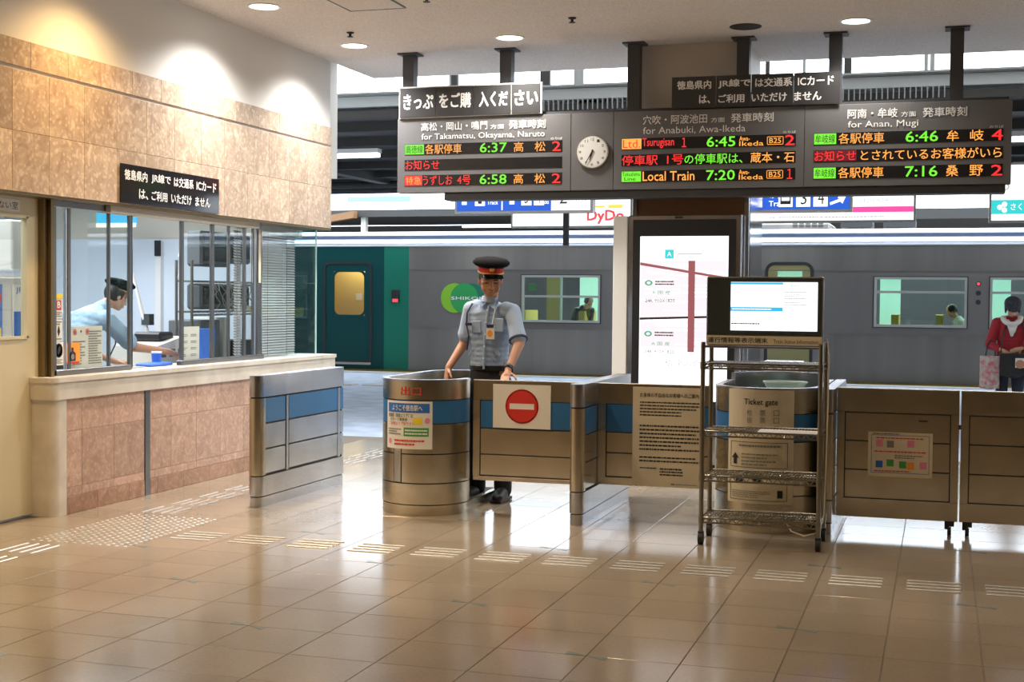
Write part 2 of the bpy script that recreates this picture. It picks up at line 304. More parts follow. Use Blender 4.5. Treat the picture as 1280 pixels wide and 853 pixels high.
# ================================================================== SETTING
GX, GY, PX, PY = .193, 5.64, .4055, .3945
fl = struct('floor', bx(-6.6, 9, -6, 13.75, -.08, -.004), 'grout')
tm = mesh(bx(-PX/2+.0020, PX/2-.0020, -PY/2+.0020, PY/2-.0020, -.006, 0, bev=.0012), 'tile')
cells = []
for i in range(-15, 22):
    for j in range(-28, 21):
        x, y = GX+(i+.5)*PX, GY+(j+.5)*PY
        if x < -5.95 or y > 13.75-PY/2+.1: continue
        cells.append((x, y))
vis = [c for c in cells if c[1] > 4.9 and -(c[1]*.74+.3) < c[0] < c[1]*.075+.3]
vis.sort(key=lambda c: math.hypot(*c))
near = set(vis[:300])
for c in vis[:300]: place('tile', tm, (c[0], c[1], 0), fl)
bm = B()
for c in cells:
    if c in near: continue
    box(bm, c[0]-PX/2+.0020, c[0]+PX/2-.0020, c[1]-PY/2+.0020, c[1]+PY/2-.0020, -.006, 0)
o = obj('tile_field', bm, 'tile', fl); o['kind'] = 'stuff'
# bow-tie inlays at every second joint
tri = B(); fp = lambda u, v, d: V((u, v, d))
prism(tri, [(0, 0), (-.095, .05), (-.095, -.0)], fp, -.001, .0008); prism(tri, [(0, 0), (.095, -.05), (.095, 0)], fp, -.001, .0008)
im = mesh(tri, 'inlay')
for a in range(-8, 3):
    for b in range(-1, 5):
        x = GX+2*a*PX; y = GY+2*b*PY
        if (a+b) % 2 == 0 and x > -5.3 and y < 9.2 and not (a == 0 and b % 2 == 0 and False):
            place('floor_inlay', im, (x, y, 0), fl)
# tactile paving
barx = B(); box(barx, -.14, .14, -.009, .009, 0, .005, bev=.003); bxm = mesh(barx, 'stud')
bary = B(); box(bary, -.009, .009, -.14, .14, 0, .005, bev=.003); bym = mesh(bary, 'stud')
for k in range(-12, 4):
    xc = GX+(k-.5)*PX-.005
    if xc < -4.45-.1: continue
    for q in range(4): place('tactile_bar', bxm, (xc, 7.52+q*.0785, 0), fl)
def ybars(xc, yc):
    for q in range(4): place('tactile_bar', bym, (xc-.115+q*.075, yc, 0), fl)
for yc in (6.52, 6.92): ybars(-5.21, yc)
for yc in (8.48, 8.86, 9.25, 9.64, 10.05, 10.45, 10.85, 11.6, 12.0, 12.4): ybars(-5.23, yc)
dm = B(); lathe(dm, [(.013, 0), (.012, .003), (.006, .005)], Matrix.Identity(4), n=8); dmm = mesh(dm, 'stud')
for x0 in (-5.40, -5.04):
    for i in range(6):
        for j in range(20): place('tactile_dot', dmm, (x0+.03+i*.06, 7.165+j*.0565, 0), fl)
# platform and ground
pf = struct('floor_platform', bx(-30, 20, 13.75, 25.7, -1.2, -.002), 'asphalt'); pf.name = 'platform_floor'
struct('platform_edge', bx(-30, 20, 25.25, 25.72, -.1, .006), 'edge')
bm = B()
for k in range(16): box(bm, -14+k*.9, -13.3+k*.9, 21.6, 21.9, -.001, .006)
o = struct('platform_tactile_line', bm, 'edge')
struct('ground', bx(-90, 80, 25.7, 120, -1.3, -1.2), 'ground')
# ceiling
struct('ceiling', bx(-5.8, 9.2, -6, 13.45, 3.85, 4.05), 'ceil')
struct('wall_back', bx(-6.6, 9.2, -6.2, -6, -.1, 4.05), 'dark_wall')
struct('wall_right', bx(9, 9.2, -6, 13.45, -.1, 4.05), 'dark_wall')
# left wall: white upper part, stone cladding
wl = struct('wall_left', bx(-6.1, -5.80, -6, 12.38, 2.26, 4.05), 'white_wall')
def panels(rows, cols, x, m, parent, bev=.003, th=.02):
    for z0, z1 in rows:
        for y0, y1 in cols:
            obj('stone_panel', bx(x-th, x, y0+.0012, y1-.0012, z0+.0012, z1-.0012, bev=bev*.5), m, parent)
jt = [5.2, 5.92, 6.32, 6.72, 7.12, 7.517, 7.904, 8.301, 8.697, 9.092, 9.489, 9.89, 10.267, 10.67, 11.069, 11.462, 11.846, 12.38]
top = [5.2, 5.92, 6.32, 6.9, 7.31, 7.709, 8.117, 8.503, 8.899, 9.292, 9.691, 10.08, 10.471, 10.872, 11.269, 11.675, 12.04, 12.38]
panels([(2.203, 2.6), (2.6, 3.0)], list(zip(jt, jt[1:])), -5.785, 'stone_up', wl)
panels([(3.022, 3.2)], list(zip(top, top[1:])), -5.785, 'stone_up', wl)
obj('soffit_board', bx(-6.1, -5.79, 5.2, 12.38, 2.185, 2.203), 'bronze', wl)
struct('wall_left_lower', bx(-6.1, -5.80, -6, 6.0, -.05, 2.3), 'dark_wall').name = 'wall_side'
# header over ticket office end; unseen flanks and mass above added to block sky
bm = B(); box(bm, -34, -9.75, 12.6, 13.3, -.1, 9); box(bm, 9.25, 24, 12.6, 13.45, -.1, 9); box(bm, -9.7, 9.2, 12.4, 13.45, 4.06, 9); box(bm, -9.7, -6.15, 12.45, 13.3, 2.78, 4.05)
struct('building_front', bm, 'col')
for i, (x, y, c, s_) in enumerate(HIDDEN): obj('added_glow_disc', lathe(B(), [(.001, 3.842), (.11, 3.842), (.11, 3.849), (.001, 3.849)], Matrix.Translation((x, y, 0)), 20), 'lampw', bpy.data.objects['ceiling'])  # unseen glowing discs added for streak highlights on the steel
for x in (-4.6, -2.2, .2, 2.6, 5.0): obj('pilaster', bx(x, x+.55, -5.99, -5.7, 0, 3.85), 'brown', bpy.data.objects['wall_back'])  # unseen pilasters added to vary what the steel reflects
# ---- office room behind the counter
struct('wall_office_far', bx(-9.6, -6.3, 12.345, 12.42, -.05, 2.11), 'off_wall')  # frosted window built as wall, its daylight put into the blue-white colour
struct('trim_office_bulkhead', bx(-9.6, -6.12, 12.34, 12.42, 2.11, 2.75), 'off_up')
struct('wall_office_left', bx(-9.7, -9.6, 4.6, 12.42, -.05, 2.75), 'off_wall')
struct('wall_office_near', bx(-9.6, -6.1, 4.6, 4.7, -.05, 2.75), 'off_wall')
struct('ceiling_office', bx(-9.7, -6.0, 4.6, 12.42, 2.72, 2.85), 'off_up')
struct('floor_office', bx(-9.7, -6.6, 4.6, 12.42, -.08, .0), 'off_floor')
# narrow partition with dark line seen behind the clerk
# ================================================================== COUNTER
ct = thing('ticket_counter', 'long stone clad ticket counter with pale marble top along left wall', 'counter', (-5.9, 10.1, 0))
obj('counter_body', bx(-6.15, -5.80, 7.95, 12.40, 0, .80), 'grout', ct)
def rounded(x0, x1, y0, y1, r, z0, z1):
    pts = [(x0, y0)]
    pts += [(x1-r+r*math.sin(a), y0+r-r*math.cos(a)) for a in [i*math.pi/2/8 for i in range(9)]]
    pts += [(x1, y1), (x0, y1)]
    return prism(B(), pts, lambda u, v, d: V((u, v, d)), z0, z1)
obj('counter_top', rounded(-6.16, -5.745, 7.90, 12.43, .07, .925, .958), 'marble', ct, True)
obj('counter_apron', rounded(-6.14, -5.755, 7.91, 12.42, .06, .806, .925), 'marble', ct, True)
obj('pilaster', rounded(-6.1, -5.765, 7.93, 8.06, .06, 0, .806), 'marble', ct, True)
c1 = [8.062, 8.246, 8.638, 9.038]; c2 = [9.116, 9.416, 9.798, 10.191, 10.58, 10.97, 11.36, 11.75, 12.14, 12.40]
for cols in (c1, c2):
    cc = list(zip(cols, cols[1:]))
    panels([(.185, .58), (.58, .805)], cc, -5.772, 'stone_low', ct)
    panels([(.123, .185)], cc, -5.772, 'stone_low', ct)
panels([(0, .123)], [(8.062, 8.43), (8.43, 8.83), (8.83, 9.038), (9.116, 9.22), (9.22, 9.6), (9.6, 10.0), (10, 10.39), (10.39, 10.8), (10.8, 11.2), (11.2, 11.6), (11.6, 12), (12, 12.4)], -5.768, 'stone_base', ct)
obj('joint_strip', bx(-5.79, -5.768, 9.045, 9.11, 0, .806), 'alu', ct)
# ================================================================== DOOR (left edge)
dr = struct('door_1', bx(-6.0, -5.95, 6.5, 8.0, .02, .55), 'cream', label='cream painted office door with a large window')
def part(n, *a, m='cream', p=None, **k): return obj(n, bx(*a, **k), m, p)
part('door_panel', -6.0, -5.95, 6.5, 8.0, .55, 1.24, p=dr)
part('door_panel', -6.0, -5.95, 7.88, 8.0, 1.24, 2.05, p=dr)
part('door_panel', -6.0, -5.95, 6.5, 8.0, 2.05, 2.19, p=dr)
part('door_panel', -6.0, -5.95, 6.5, 6.75, 1.24, 2.05, p=dr)
part('pane', -5.98, -5.975, 6.75, 7.88, 1.24, 2.05, m='glass', p=dr)
for a in ((-5.955, -5.94, 7.865, 7.885, 1.23, 2.06), (-5.955, -5.94, 6.75, 7.885, 1.225, 1.245), (-5.955, -5.94, 6.75, 7.885, 2.045, 2.065)): part('glazing_bead', *a, m='cream', p=dr)
dp = Plane((-5.95, 0, 0), (0, 1, 0))
rs = rect(dp, 7.35, 7.80, 2.085, 2.165, 'paper', dr, 'room_sign', 0, .004)
text('ごあんない室', dp, 7.38, 2.10, .40, .05, 'ink', rs, 'lettering', d=.006)
for a in ((-6.0, -5.90, 8.0, 8.035, 0, 2.19), (-6.0, -5.87, 8.035, 8.07, 0, 2.19)): part('door_frame', *a, m='bronze', p=dr)
part('door_frame', -6.0, -5.9, 6.3, 8.07, 2.19, 2.2, m='bronze', p=dr)
# ================================================================== OFFICE WINDOW
XG = -5.93
wn = struct('window_1', bx(XG-.03, XG+.03, 8.07, 8.135, .958, 2.19), 'alu', label='long aluminium framed service window above the counter')
def mullion(y0, y1, m='alu', z0=.96, z1=2.19, x0=-.02, x1=.02): obj('mullion', bx(XG+x0*.5, XG+x1*.5, y0+.004, y1-.004, z0, z1, bev=.002), m, wn)
for y0, y1, m in ((8.29, 8.335, 'alu'), (8.785, 8.82, 'alu'), (9.055, 9.10, 'alu'), (9.80, 9.855, 'alu'), (10.285, 10.345, 'alu'), (10.575, 10.615, 'alu'), (10.85, 10.90, 'alu'), (11.02, 11.06, 'alu'), (11.10, 11.185, 'alu')): mullion(y0, y1, m)
mullion(9.10, 9.115, 'chrome')
mullion(8.262, 8.29, 'chrome')
mullion(11.185, 11.20, 'chrome')
obj('bottom_rail', bx(XG-.03, XG+.03, 8.07, 9.06, .958, .998, bev=.004), 'alu', wn)
obj('bottom_rail', bx(XG-.03, XG+.03, 9.80, 11.20, .958, .998, bev=.004), 'alu', wn)
obj('head_rail', bx(XG-.03, XG+.05, 8.07, 8.70, 2.14, 2.19, bev=.004), 'alu', wn)
obj('head_rail', bx(XG-.03, XG+.09, 8.70, 11.0, 2.135, 2.19, bev=.004), 'off_up', wn)
for y0, y1 in ((8.135, 8.29), (8.335, 8.785), (8.82, 9.055), (9.855, 10.285), (10.345, 10.575), (10.615, 10.85), (10.90, 11.02), (11.20, 12.33)):
    obj('pane', bx(XG-.004, XG+.004, y0, y1, .985 if y0 < 11.1 else .958, 2.19), 'glass', wn)
obj('pane', bx(-6.30, XG-.006, 12.325, 12.333, .958, 2.19), 'glass_t', wn)
obj('glass_edge', bx(XG-.004, XG+.006, 12.33, 12.345, .958, 2.19), 'glass_e', wn)
obj('label_strip', bx(XG+.0045, XG+.006, 11.02, 11.05, 1.65, 2.13), 'cream_paper', wn)
obj('label_strip', bx(XG+.021, XG+.023, 11.105, 11.15, 1.65, 2.13), 'cream_paper', wn)
# blinds inside the window
def blind(y0, y1, x, label):
    t = thing('venetian_blind', label, 'blind', (x, (y0+y1)/2, .97), 'grey venetian blinds')
    obj('head_box', bx(x-.02, x+.02, y0, y1, 2.13, 2.17), 'blind', t)
    sm = mesh(bx(-.012, .012, -(y1-y0)/2, (y1-y0)/2, -.0008, .0008), 'blind')
    n = 46
    for i in range(n): place('slat', sm, (x, (y0+y1)/2, .985+i*(1.14/n)), t, rot=(0, math.radians(52), 0))
    for yy in (y0+(y1-y0)*.25, y0+(y1-y0)*.75): obj('cord', tube(B(), (x+.014, yy, .97), (x+.014, yy, 2.13), .002, 5), 'grey_ink', t)
blind(11.22, 11.99, XG-.06, 'wide closed grey blind at the far end of the service window')
blind(10.80, 10.93, XG-.06, 'narrow strip of grey blind left of the double window post')
# ---- stickers and notices on the glass
gp = Plane((XG+.005, 0, 0), (0, 1, 0))
def sheet(name, label, cat, fn, u0, u1, v0, v1, m='paper', th=.002, nu=1, group=None, d0=0.0005):
    o = obj(name, slab(B(), fn, u0, u1, v0, v1, d0, d0+th, nu), m); return tag(o, label, cat, group)
def shift(fn, dd): return lambda u, v, d=0: fn(u, v, d+dd)
s = sheet('sticker', 'narrow white sticker with red letter B, top of column on window', 'sticker', gp, 8.145, 8.235, 1.36, 1.53, 'paper'); g2 = shift(gp, .003)
rect(g2, 8.145, 8.235, 1.50, 1.535, 'yellow', s); rect(g2, 8.16, 8.22, 1.42, 1.49, 'red', s); text('B', g2, 8.172, 1.435, .034, .044, 'wht', s, bold=.02, d=.003); lines(g2, 8.155, 8.225, 1.37, 1.41, 3, 'grey_ink', s, words=4)
s = sheet('sticker', 'white sticker with small black diamond figure on window', 'sticker', gp, 8.145, 8.235, 1.20, 1.352, 'paper')
prism_o = obj('symbol', prism(B(), [(8.19, 1.235), (8.205, 1.27), (8.19, 1.31), (8.175, 1.27)], g2, 0, .002), 'ink', s); lines(g2, 8.155, 8.225, 1.312, 1.345, 2, 'grey_ink', s, words=4); lines(g2, 8.155, 8.225, 1.208, 1.226, 1, 'grey_ink', s, words=4)
s = sheet('sticker', 'white sticker with yellow ring and black hand sign at window bottom', 'sticker', gp, 8.138, 8.245, 1.03, 1.192, 'paper')
disc(g2, 8.19, 1.135, .045, .05, 'ink', s, 'ring'); disc(g2, 8.19, 1.135, .038, .043, 'yellow', s, 'disc', d=.002); obj('hand_symbol', prism(B(), [(8.17, 1.12), (8.185, 1.105), (8.205, 1.125), (8.212, 1.16), (8.195, 1.168), (8.178, 1.15)], g2, .002, .003), 'ink', s); lines(g2, 8.15, 8.235, 1.04, 1.075, 3, 'grey_ink', s, words=4)
s = sheet('poster', 'small orange poster with a black bottle shape on window', 'poster', gp, 8.262, 8.44, 1.035, 1.185, 'orange')
obj('bottle_symbol', prism(B(), [(8.315, 1.055), (8.385, 1.055), (8.385, 1.11), (8.36, 1.125), (8.36, 1.15), (8.34, 1.15), (8.34, 1.125), (8.315, 1.11)], g2, 0, .002), 'ink', s); rect(g2, 8.27, 8.43, 1.037, 1.05, 'red', s); disc(g2, 8.35, 1.085, .02, .02, 'grey_ink', s, 'bottle_label', d=.003)
s = sheet('flyer', 'pale grey text flyer behind the glass beside orange poster', 'flyer', shift(gp, -.013), 8.345, 8.735, .99, 1.30, 'paper')
g3 = shift(gp, -.0105); text('※・※', g3, 8.37, 1.235, .2, .05, 'red', s); lines(g3, 8.56, 8.72, 1.02, 1.27, 14, 'grey_ink', s, words=5); lines(g3, 8.37, 8.52, 1.02, 1.2, 9, 'grey_ink', s, words=5)
s = sheet('flyer', 'white notice sheet standing on the counter behind middle pane', 'flyer', shift(gp, -.06), 9.88, 10.20, .975, 1.27, 'paper')
g4 = shift(gp, -.057)
for i, uu in enumerate((9.92, 10.06)):
    for k in range(4): lines(g4, uu, uu+.09, 1.02+k*.055, 1.045+k*.055, 2, 'grey_ink', s, words=3, seed=i*4+k)
# ---- sign on the stone wall above the window
wp = Plane((-5.784, 0, 0), (0, 1, 0))
s = thing('hanging_notice', 'glossy black sign of four sheets with white text on stone wall', 'sign', (-5.78, 9.43, 2.2))
ys = [8.723, 9.12, 9.42, 9.76, 10.153]
for a, b in zip(ys, ys[1:]): obj('sheet', slab(B(), wp, a+.002, b-.002, 2.212, 2.50, .006, .014), 'black_paper', s)
w2 = shift(wp, .0145)
for t_, a, b in (('徳島県内', 8.77, 9.07), ('JR線で', 9.13, 9.40), ('は交通系', 9.45, 9.74), ('ICカード', 9.79, 10.10)): text(t_, w2, a, 2.385, b-a, .075, 'wht', s, bold=.018)
for t_, a, b in (('は、', 8.96, 9.08), ('ご利用', 9.13, 9.35), ('いただけ', 9.41, 9.71), ('ません', 9.77, 10.0)): text(t_, w2, a, 2.255, b-a, .072, 'wht', s, bold=.018)
# ================================================================== CEILING FITTINGS
def downlight(x, y, label, lit=True, group='round ceiling downlights'):
    t = thing('ceiling_downlight', label, 'ceiling light', (x, y, 3.85), group)
    T = Matrix.Translation((x, y, 3.85))
    bm = B(); n = 28
    for (r0, z0), (r1, z1) in (((.135, .0), (.135, -.006)), ((.135, -.006), (.118, -.008)), ((.118, -.008), (.112, -.001))):
        for i in range(n):
            a, b = 2*math.pi*i/n, 2*math.pi*(i+1)/n
            bm.faces.new([bm.verts.new(T @ V(p)) for p in ((r0*math.cos(a), r0*math.sin(a), z0), (r0*math.cos(b), r0*math.sin(b), z0), (r1*math.cos(b), r1*math.sin(b), z1), (r1*math.cos(a), r1*math.sin(a), z1))])
    obj('trim_ring', bm, 'white' if lit else 'gap', t, True)
    obj('diffuser', lathe(B(), [(.001, -.002), (.112, -.002), (.112, -.001), (.001, -.001)], T), 'lamp' if lit else 'gap', t)
downlight(-5.22, 9.888, 'lit round downlight nearest the top left of the picture')
downlight(-5.215, 11.643, 'lit round downlight near the corner of the white wall')
downlight(-3.71, 11.641, 'lit round downlight above the destination board left section')
downlight(-.72, 11.68, 'lit round downlight above the right black sign')
downlight(-1.627, 11.68, 'unlit dark round ceiling opening left of right downlight', False)
o = obj('ceiling_hatch', bx(-4.60, -4.14, 9.75, 10.2, 3.842, 3.851, bev=.002), 'ceil'); tag(o, 'square access hatch in the ceiling at top left', 'hatch')
obj('hatch_frame', wallpath(B(), [(-4.61, 9.74), (-4.13, 9.74), (-4.13, 10.21), (-4.61, 10.21), (-4.61, 9.74)], .012, 3.84, 3.852), 'alu', o)
for x, y, l in ((-4.99, 11.05, 'small sprinkler head beside the corner downlight'), (-2.95, 10.95, 'small dark sprinkler head in middle of ceiling'), (-3.83, 9.9, 'small sprinkler head at the top edge of the ceiling')):
    o = obj('sprinkler', lathe(B(), [(.035, 3.85), (.03, 3.84), (.012, 3.838), (.012, 3.815), (.028, 3.812), (.028, 3.808)], Matrix.Translation((x, y, 0)), 12), 'gap'); tag(o, l, 'sprinkler', 'ceiling sprinklers')
# ================================================================== COLUMN AND DIGITAL SIGNAGE
cl = struct('column', bx(-2.70, -1.69, 12.33, 13.2, 0, 3.85), 'col', label='square column behind the departure board')
obj('brown_panel', bx(-2.70, -1.70, 12.315, 12.335, .0, 2.62), 'brown', cl); obj('steel_side', bx(-1.695, -1.655, 12.36, 13.2, 0, 3.4), 'chrome', cl); obj('corner_trim', bx(-1.70, -1.66, 12.30, 12.365, 0, 3.2), 'steel_b', cl)
obj('corner_trim', bx(-2.72, -2.68, 12.30, 12.34, 0, 3.2), 'alu', cl)
dsn = thing('digital_signage', 'tall lit display in black and silver frame on the column', 'display', (-2.2, 12.25, .0))
obj('housing', bx(-2.727, -1.704, 12.20, 12.30, .05, 2.29, bev=.006), 'steel_b', dsn)
obj('bezel', bx(-2.682, -1.753, 12.19, 12.205, .4, 2.25), 'black', dsn)
obj('camera_slot', bx(-2.30, -2.23, 12.195, 12.2, 2.262, 2.278), 'gap', dsn)
obj('screen', bx(-2.613, -1.815, 12.184, 12.191, .62, 2.10), 'sign_w', dsn)
sp_ = Plane((0, 12.183, 0), (1, 0, 0))
rect(sp_, -2.605, -1.83, 1.10, 1.88, 'sign_pp', dsn, 'printed_wood')
bm = B(); rn = random.Random(3)
for i in range(46):
    v = 1.11+rn.random()*.76; u = -2.6+rn.random()*.5; slab(bm, shift(sp_, .001), u, min(u+.1+rn.random()*.3, -1.84), v, v+.003+.006*rn.random(), 0, .001)
obj('wood_grain', bm, 'sign_w', dsn)
obj('dark_band', prism(B(), [(-2.61, 1.84), (-1.83, 1.715), (-1.83, 1.735), (-2.61, 1.865)], shift(sp_, .002), 0, .001), 'sign_dr', dsn)
obj('dark_band', prism(B(), [(-2.61, 1.345), (-1.83, 1.375), (-1.83, 1.392), (-2.61, 1.365)], shift(sp_, .002), 0, .001), 'sign_k', dsn)
rect(shift(sp_, .003), -2.17, -2.11, 1.06, 1.88, 'sign_dr', dsn, 'red_post')
rect(sp_, -2.385, -2.305, 1.90, 1.98, 'sign_t', dsn, 'logo'); text('A', shift(sp_, .002), -2.365, 1.92, .04, .04, 'sign_w', dsn)
rect(sp_, -2.27, -2.05, 1.935, 1.945, 'sign_g', dsn)
for z in (1.62, 1.16):
    s3 = shift(sp_, .003)
    disc(s3, -2.53, z+.06, .035, .025, 'sign_gr', dsn, 'logo_ring', r_in=.55); lines(s3, -2.47, -2.3, z+.035, z+.085, 2, 'sign_k', dsn, words=7)
    text('A 国 産', s3, -2.5, z-.045, .17, .035, 'sign_gr', dsn); text('24K 910X1820', s3, -2.56, z-.115, .27, .03, 'sign_k', dsn)
text('私達の合板', sp_, -2.38, .93, .42, .06, 'sign_g', dsn)
dsn.location.y -= .04
o = obj('side_panel', bx(-2.865, -2.735, 12.15, 12.3, .0, 2.285, bev=.004), 'white'); tag(o, 'tall white post standing left of the digital display', 'panel')
# ================================================================== DEPARTURE BOARD
bd = thing('departure_board', 'wide grey hanging departure board with three coloured LED timetables', 'departure board', (-2.2, 12.05, 2.5))
BY = 11.99
secs = [(-4.923, -3.232), (-3.228, -2.837), (-2.833, -1.156), (-1.152, .525)]
for a, b in secs: obj('panel', bx(a, b, BY, BY+.13, 2.512, 3.208, bev=.003), 'board', bd)
obj('base_beam', bx(-4.461, .485, 12.02, 12.22, 2.44, 2.511, bev=.004), 'beam', bd)
obj('top_rail', bx(-4.9, .5, 12.03, 12.12, 3.209, 3.235), 'beam', bd)
for a, b in ((-4.969, -4.785), (-3.985, -3.826), (-2.771, -2.612), (-1.789, -1.628), (-.987, -.841), (.002, .169)):
    c = (a+b)/2; h = obj('hanger', bx(c-.055, c+.055, 12.13, 12.24, 2.6, 3.84), 'beam', bd)
    obj('hanger_plate', bx(c-.10, c+.10, 12.10, 12.28, 3.835, 3.85), 'beam', h)
bp = Plane((0, BY, 0), (1, 0, 0)); b2 = shift(bp, .003); b3 = shift(bp, .0045)
rows = [(2.868, 2.968), (2.722, 2.822), (2.576, 2.677)]
def led(x0, x1):
    out = []
    for a, b in rows: out.append(obj('led_row', slab(B(), bp, x0, x1, a, b, 0, .003), 'led_bg', bd))
    return out
def bt(s, u0, u1, v0, v1, m, p, bold=.006): return text(s, b3, u0, v0, u1-u0, v1-v0, m, p, bold=bold)
R1, R2, R3 = led(-4.848, -3.312)
bt('高松・岡山・鳴門', -4.683, -4.03, 3.088, 3.165, 'wht', bd); bt('方面', -4.0, -3.87, 3.088, 3.13, 'wht', bd); bt('発車時刻', -3.82, -3.47, 3.085, 3.163, 'wht', bd, .012)
bt('for Takamatsu, Okayama, Naruto', -4.68, -3.477, 2.992, 3.062, 'wht', bd, .004); bt('のりば', -3.42, -3.31, 2.975, 2.997, 'wht', bd)
def tile_txt(s, p, u0, u1, v0, v1, m, dark='led_bg'):
    rect(b2, u0, u1, v0+.004, v1-.004, m, p, 'led_tile'); text(s, b3, u0+.01, v0+.014, (u1-u0)-.02, (v1-v0)-.028, dark, p, bold=.004, d=.003)
tile_txt('高徳線', R1, -4.845, -4.655, *rows[0], 'L_g')
bt('各駅停車', -4.64, -4.28, 2.873, 2.962, 'L_o', R1); bt('6:37', -4.10, -3.84, 2.875, 2.962, 'L_g', R1, .011); bt('高', -3.77, -3.68, 2.873, 2.962, 'L_o', R1); bt('松', -3.57, -3.47, 2.873, 2.962, 'L_o', R1); bt('2', -3.405, -3.325, 2.873, 2.96, 'L_r', R1, .011)
bt('お知らせ', -4.84, -4.50, 2.727, 2.816, 'L_r', R2)
tile_txt('特急', R3, -4.845, -4.67, *rows[2], 'L_r', 'L_o')
bt('うずしお', -4.66, -4.37, 2.582, 2.67, 'L_r', R3); bt('4号', -4.32, -4.19, 2.582, 2.67, 'L_r', R3); bt('6:58', -4.10, -3.84, 2.583, 2.67, 'L_g', R3, .011); bt('高', -3.77, -3.68, 2.582, 2.67, 'L_o', R3); bt('松', -3.57, -3.47, 2.582, 2.67, 'L_o', R3); bt('2', -3.405, -3.325, 2.582, 2.668, 'L_r', R3, .011)
Q1, Q2, Q3 = led(-2.760, -1.225)
bt('穴吹・阿波池田', -2.566, -1.995, 3.085, 3.165, 'wht', bd); bt('方面', -1.96, -1.84, 3.088, 3.13, 'wht', bd); bt('発車時刻', -1.785, -1.418, 3.082, 3.16, 'wht', bd, .012)
bt('for Anabuki, Awa-Ikeda', -2.566, -1.658, 2.992, 3.062, 'wht', bd, .004); bt('のりば', -1.335, -1.225, 2.975, 2.997, 'wht', bd)
tile_txt('Ltd.', Q1, -2.757, -2.58, *rows[0], 'L_o', 'L_r')
bt('Tsurugisan', -2.57, -2.285, 2.873, 2.965, 'L_r', Q1); bt('１', -2.215, -2.175, 2.878, 2.96, 'L_r', Q1); bt('6:45', -1.995, -1.745, 2.875, 2.962, 'L_g', Q1, .011)
for Q, r_ in ((Q1, rows[0]), (Q3, rows[2])):
    bt('Awa-', -1.71, -1.62, r_[0]+.052, r_[1]-.008, 'L_o', Q); bt('Ikeda', -1.71, -1.50, r_[0]+.007, r_[0]+.048, 'L_o', Q)
    bm = B()
    for a in ((-1.465, -1.335, r_[1]-.022, r_[1]-.017), (-1.465, -1.335, r_[0]+.012, r_[0]+.017), (-1.47, -1.465, r_[0]+.016, r_[1]-.021), (-1.335, -1.33, r_[0]+.016, r_[1]-.021)): slab(bm, b3, a[0], a[1], a[2], a[3], 0, .001)
    obj('led_box', bm, 'L_o', Q); bt('B25', -1.45, -1.35, r_[0]+.025, r_[1]-.03, 'L_o', Q)
bt('2', -1.315, -1.235, 2.873, 2.96, 'L_r', Q1, .011); bt('１', -1.295, -1.25, 2.582, 2.668, 'L_r', Q3)
bt('停車駅', -2.755, -2.43, 2.727, 2.816, 'L_r', Q2); bt('1号', -2.345, -2.20, 2.727, 2.816, 'L_r', Q2); bt('の停車駅は、', -2.19, -1.68, 2.727, 2.816, 'L_g', Q2); bt('蔵本・石', -1.61, -1.235, 2.727, 2.816, 'L_o', Q2)
rect(b2, -2.757, -2.58, rows[2][0]+.004, rows[2][1]-.004, 'L_g', Q3, 'led_tile'); text('Tokushima', b3, -2.75, rows[2][0]+.055, .16, .034, 'led_bg', Q3, d=.003); text('Line', b3, -2.73, rows[2][0]+.014, .1, .032, 'led_bg', Q3, d=.003)
bt('Local Train', -2.565, -2.10, 2.585, 2.668, 'L_o', Q3); bt('7:20', -1.995, -1.745, 2.583, 2.67, 'L_g', Q3, .011)
S1, S2, S3 = led(-1.072, .46)
bt('阿南・牟岐', -.793, -.385, 3.085, 3.165, 'wht', bd); bt('方面', -.355, -.235, 3.088, 3.13, 'wht', bd); bt('発車時刻', -.18, .172, 3.08, 3.158, 'wht', bd, .012)
bt('for Anan, Mugi', -.79, -.215, 2.992, 3.062, 'wht', bd, .004); bt('のりば', .35, .46, 2.972, 2.994, 'wht', bd)
for S, r_, t_, d1, d2, n_ in ((S1, rows[0], '6:46', '牟', '岐', '4'), (S3, rows[2], '7:16', '桑', '野', '2')):
    tile_txt('牟岐線', S, -1.07, -.885, *r_, 'L_g'); z0, z1 = r_[0]+.005, r_[1]-.006
    bt('各駅停車', -.865, -.49, z0, z1, 'L_o', S); bt(t_, -.315, -.055, z0+.002, z1, 'L_g', S, .011); bt(d1, .015, .11, z0, z1, 'L_o', S); bt(d2, .20, .305, z0, z1, 'L_o', S); bt(n_, .37, .455, z0, z1-.002, 'L_r', S, .011)
rect(b2, -1.07, -.715, rows[1][0]+.004, rows[1][1]-.004, 'L_k', S2, 'led_tile'); bt('お知らせ', -1.065, -.72, 2.727, 2.816, 'L_r', S2)
bt('とされているお客様がいら', -.68, .45, 2.727, 2.816, 'L_o', S2)
# clock
ck = thing('clock', 'round white faced clock set in the board with black hands', 'clock', (-3.027, BY, 2.85))
cp_ = Plane((-3.027, BY, 2.854), (1, 0, 0))
disc(cp_, 0, 0, .152, .152, 'steel_b', ck, 'rim', d=.02, n=40); disc(cp_, 0, 0, .142, .142, 'white', ck, 'face', d=.022, n=40)
for h in range(12):
    a = math.radians(90-30*(h+1)); text(str(h+1), cp_, .113*math.cos(a)-.012, .113*math.sin(a)-.012, .024 if h < 9 else .03, .024, 'ink', ck, 'numeral', d=.023)
bm = B()
for k in range(60):
    a = math.radians(6*k); bm2 = [(math.cos(a)*.132, math.sin(a)*.132), (math.cos(a)*.14, math.sin(a)*.14)]; slab(bm, lambda u, v, d, a=a: cp_(math.cos(a)*u-math.sin(a)*v, math.sin(a)*u+math.cos(a)*v, d), .133, .14, -.001, .001, .022, .0232)
obj('minute_marks', bm, 'ink', ck)
